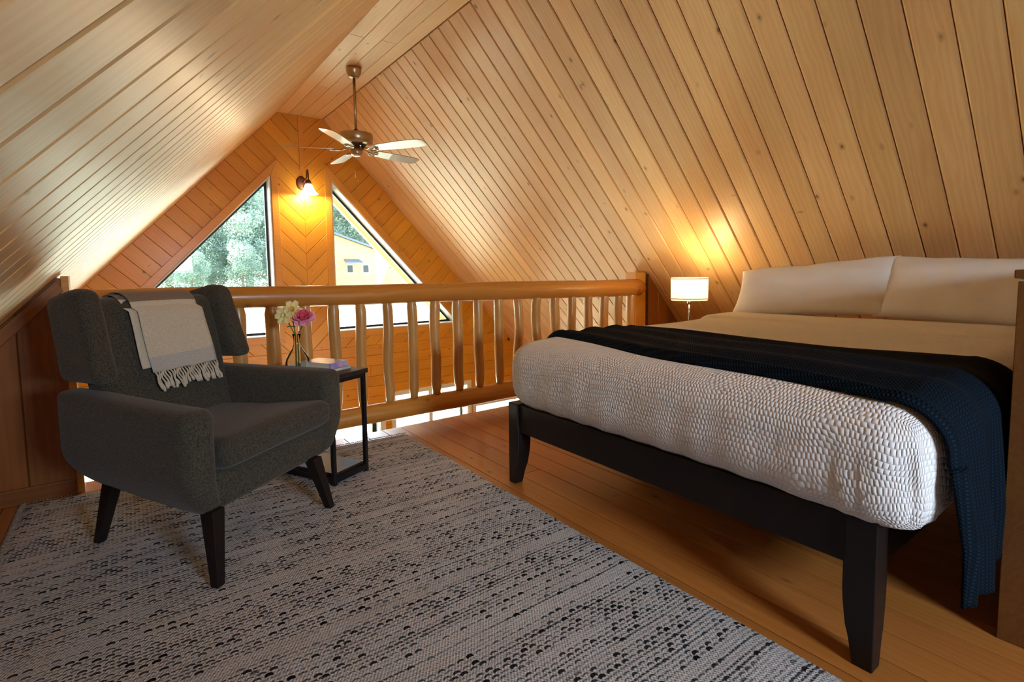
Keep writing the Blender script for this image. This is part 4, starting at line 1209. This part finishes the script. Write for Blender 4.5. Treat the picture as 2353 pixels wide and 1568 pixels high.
def foliage_mass(name, spots, keep, label, cat):
    """many crowns that nobody could tell apart, joined into one object"""
    v = []; f = []
    for x, y, sc, kind in spots:
        me = crowns[kind]; c_, s_ = math.cos(x*2.1), math.sin(x*2.1); z0 = GZ+(y-G)*.01
        for p in list(me.polygons)[::keep]:
            k = len(v)
            for i in p.vertices:
                q = me.vertices[i].co; v.append((x+(q.x*c_-q.y*s_)*sc, y+(q.x*s_+q.y*c_)*sc, z0+q.z*sc))
            f.append((k, k+1, k+2, k+3))
    o = mesh(name, v, f, M['leafy']); o['kind'] = 'stuff'; o['label'] = label; o['category'] = cat; return o
foliage_mass('forest', [(-11+i*5.2+random.uniform(-1, 1), 118+random.uniform(-3, 3), random.uniform(3.2, 3.8), (0, 2, 1, 3)[i % 4]) for i in range(16)], 2,
             'hazy green forest edge standing far beyond the bright lawn', 'forest')
foliage_mass('underbrush', [(-1.5+i*3.1, 66+(i % 2)*1.5, 1.15+.15*(i % 3), (3, 0, 1)[i % 3]) for i in range(7)], 2,
             'leafy underbrush along the foot of the trees beyond the lawn', 'underbrush')
for i, (x, y, s_) in enumerate(((5.2, 62, .75), (10.0, 63, .85), (14.2, 62, .7))):
    tree(x, y, s_, 0, ('low round shrub at the left foot of the left window view', 'low round shrub in the middle of the left window view', 'low round shrub at the right foot of the left window view')[i], 'shrubs on the meadow')
# cabins
cb = thing('cabin', 'orange wooden cabin with a low mono-pitch roof seen through the right window', 'cabin', (23.2, 74, GZ+.66))
cb.scale = (1.64,)*3
mesh('wall', [(0, 0, 0), (3.7, 0, 0), (3.7, 5, 0), (0, 5, 0), (0, 0, 5.3), (3.7, 0, 4.05), (3.7, 5, 4.05), (0, 5, 5.3)], [(0, 1, 5, 4), (1, 2, 6, 5), (2, 3, 7, 6), (3, 0, 4, 7), (4, 5, 6, 7)], M['cabinwood'], cb)
mesh('roof', [(-.4, -.4, 5.45), (4.0, -.4, 3.98), (4.0, 5.4, 3.98), (-.4, 5.4, 5.45), (-.4, -.4, 5.62), (4.0, -.4, 4.15), (4.0, 5.4, 4.15), (-.4, 5.4, 5.62)], [(3, 2, 1, 0), (4, 5, 6, 7), (0, 1, 5, 4), (1, 2, 6, 5), (2, 3, 7, 6), (3, 0, 4, 7)], M['roofdark'], cb)
mesh('awning', [(.9, 0, 3.15), (2.2, 0, 3.15), (2.3, -.9, 2.85), (.8, -.9, 2.85), (.9, 0, 3.22), (2.2, 0, 3.22), (2.3, -.9, 2.92), (.8, -.9, 2.92)], [(3, 2, 1, 0), (4, 5, 6, 7), (0, 1, 5, 4), (1, 2, 6, 5), (2, 3, 7, 6), (3, 0, 4, 7)], M['roofdark'], cb)
for a in (1.1, 2.5):
    wf = box('window', (a, -.04, 2.0), (a+.6, 0, 2.75), M['white'], cb); box('pane', (a+.06, -.05, 2.06), (a+.54, -.04, 2.69), M['darkalu'], wf)
for zc in [0.3*k for k in range(1, 14)]: pass
c2 = thing('cabin', 'small A-frame cabin with pale roof edges beside the orange cabin', 'cabin', (30.3, 77, GZ+.7))
c2.scale = (1.64,)*3
mesh('wall', [(0, 0, 0), (4.4, 0, 0), (2.2, 0, 5.2), (0, 4, 0), (4.4, 4, 0), (2.2, 4, 5.2)], [(0, 1, 2), (5, 4, 3)], M['cabinwood'], c2)
for s_ in (0, 1):
    a = (0, 4.4)[s_]; sg = (-1, 1)[s_]
    mesh('roof', [(a, -.5, 0), (2.2, -.5, 5.2), (2.2, 4.3, 5.2), (a, 4.3, 0), (a+sg*.5, -.5, 0), (2.2, -.5, 6.2), (2.2, 4.3, 6.2), (a+sg*.5, 4.3, 0)], [(0, 1, 2, 3), (7, 6, 5, 4), (0, 4, 5, 1), (1, 5, 6, 2), (2, 6, 7, 3), (3, 7, 4, 0)], M['roofpale'], c2)
gw_ = box('window', (1.5, -.04, 2.4), (2.9, 0, 3.4), M['darkalu'], c2)
ht = thing('garden_hut', 'tiny dark-roofed well hut on the bright lawn outside the right window', 'hut', (15.0, 46.2, GZ+.35))
box('wall', (-.6, -.5, 0), (.6, .5, .75), M['roofpale'], ht)
mesh('roof', [(-.85, -.7, .7), (.85, -.7, .7), (0, -.7, 1.5), (-.85, .7, .7), (.85, .7, .7), (0, .7, 1.5)], [(0, 1, 2), (5, 4, 3), (0, 2, 5, 3), (1, 4, 5, 2), (0, 3, 4, 1)], M['roofdark'], ht)
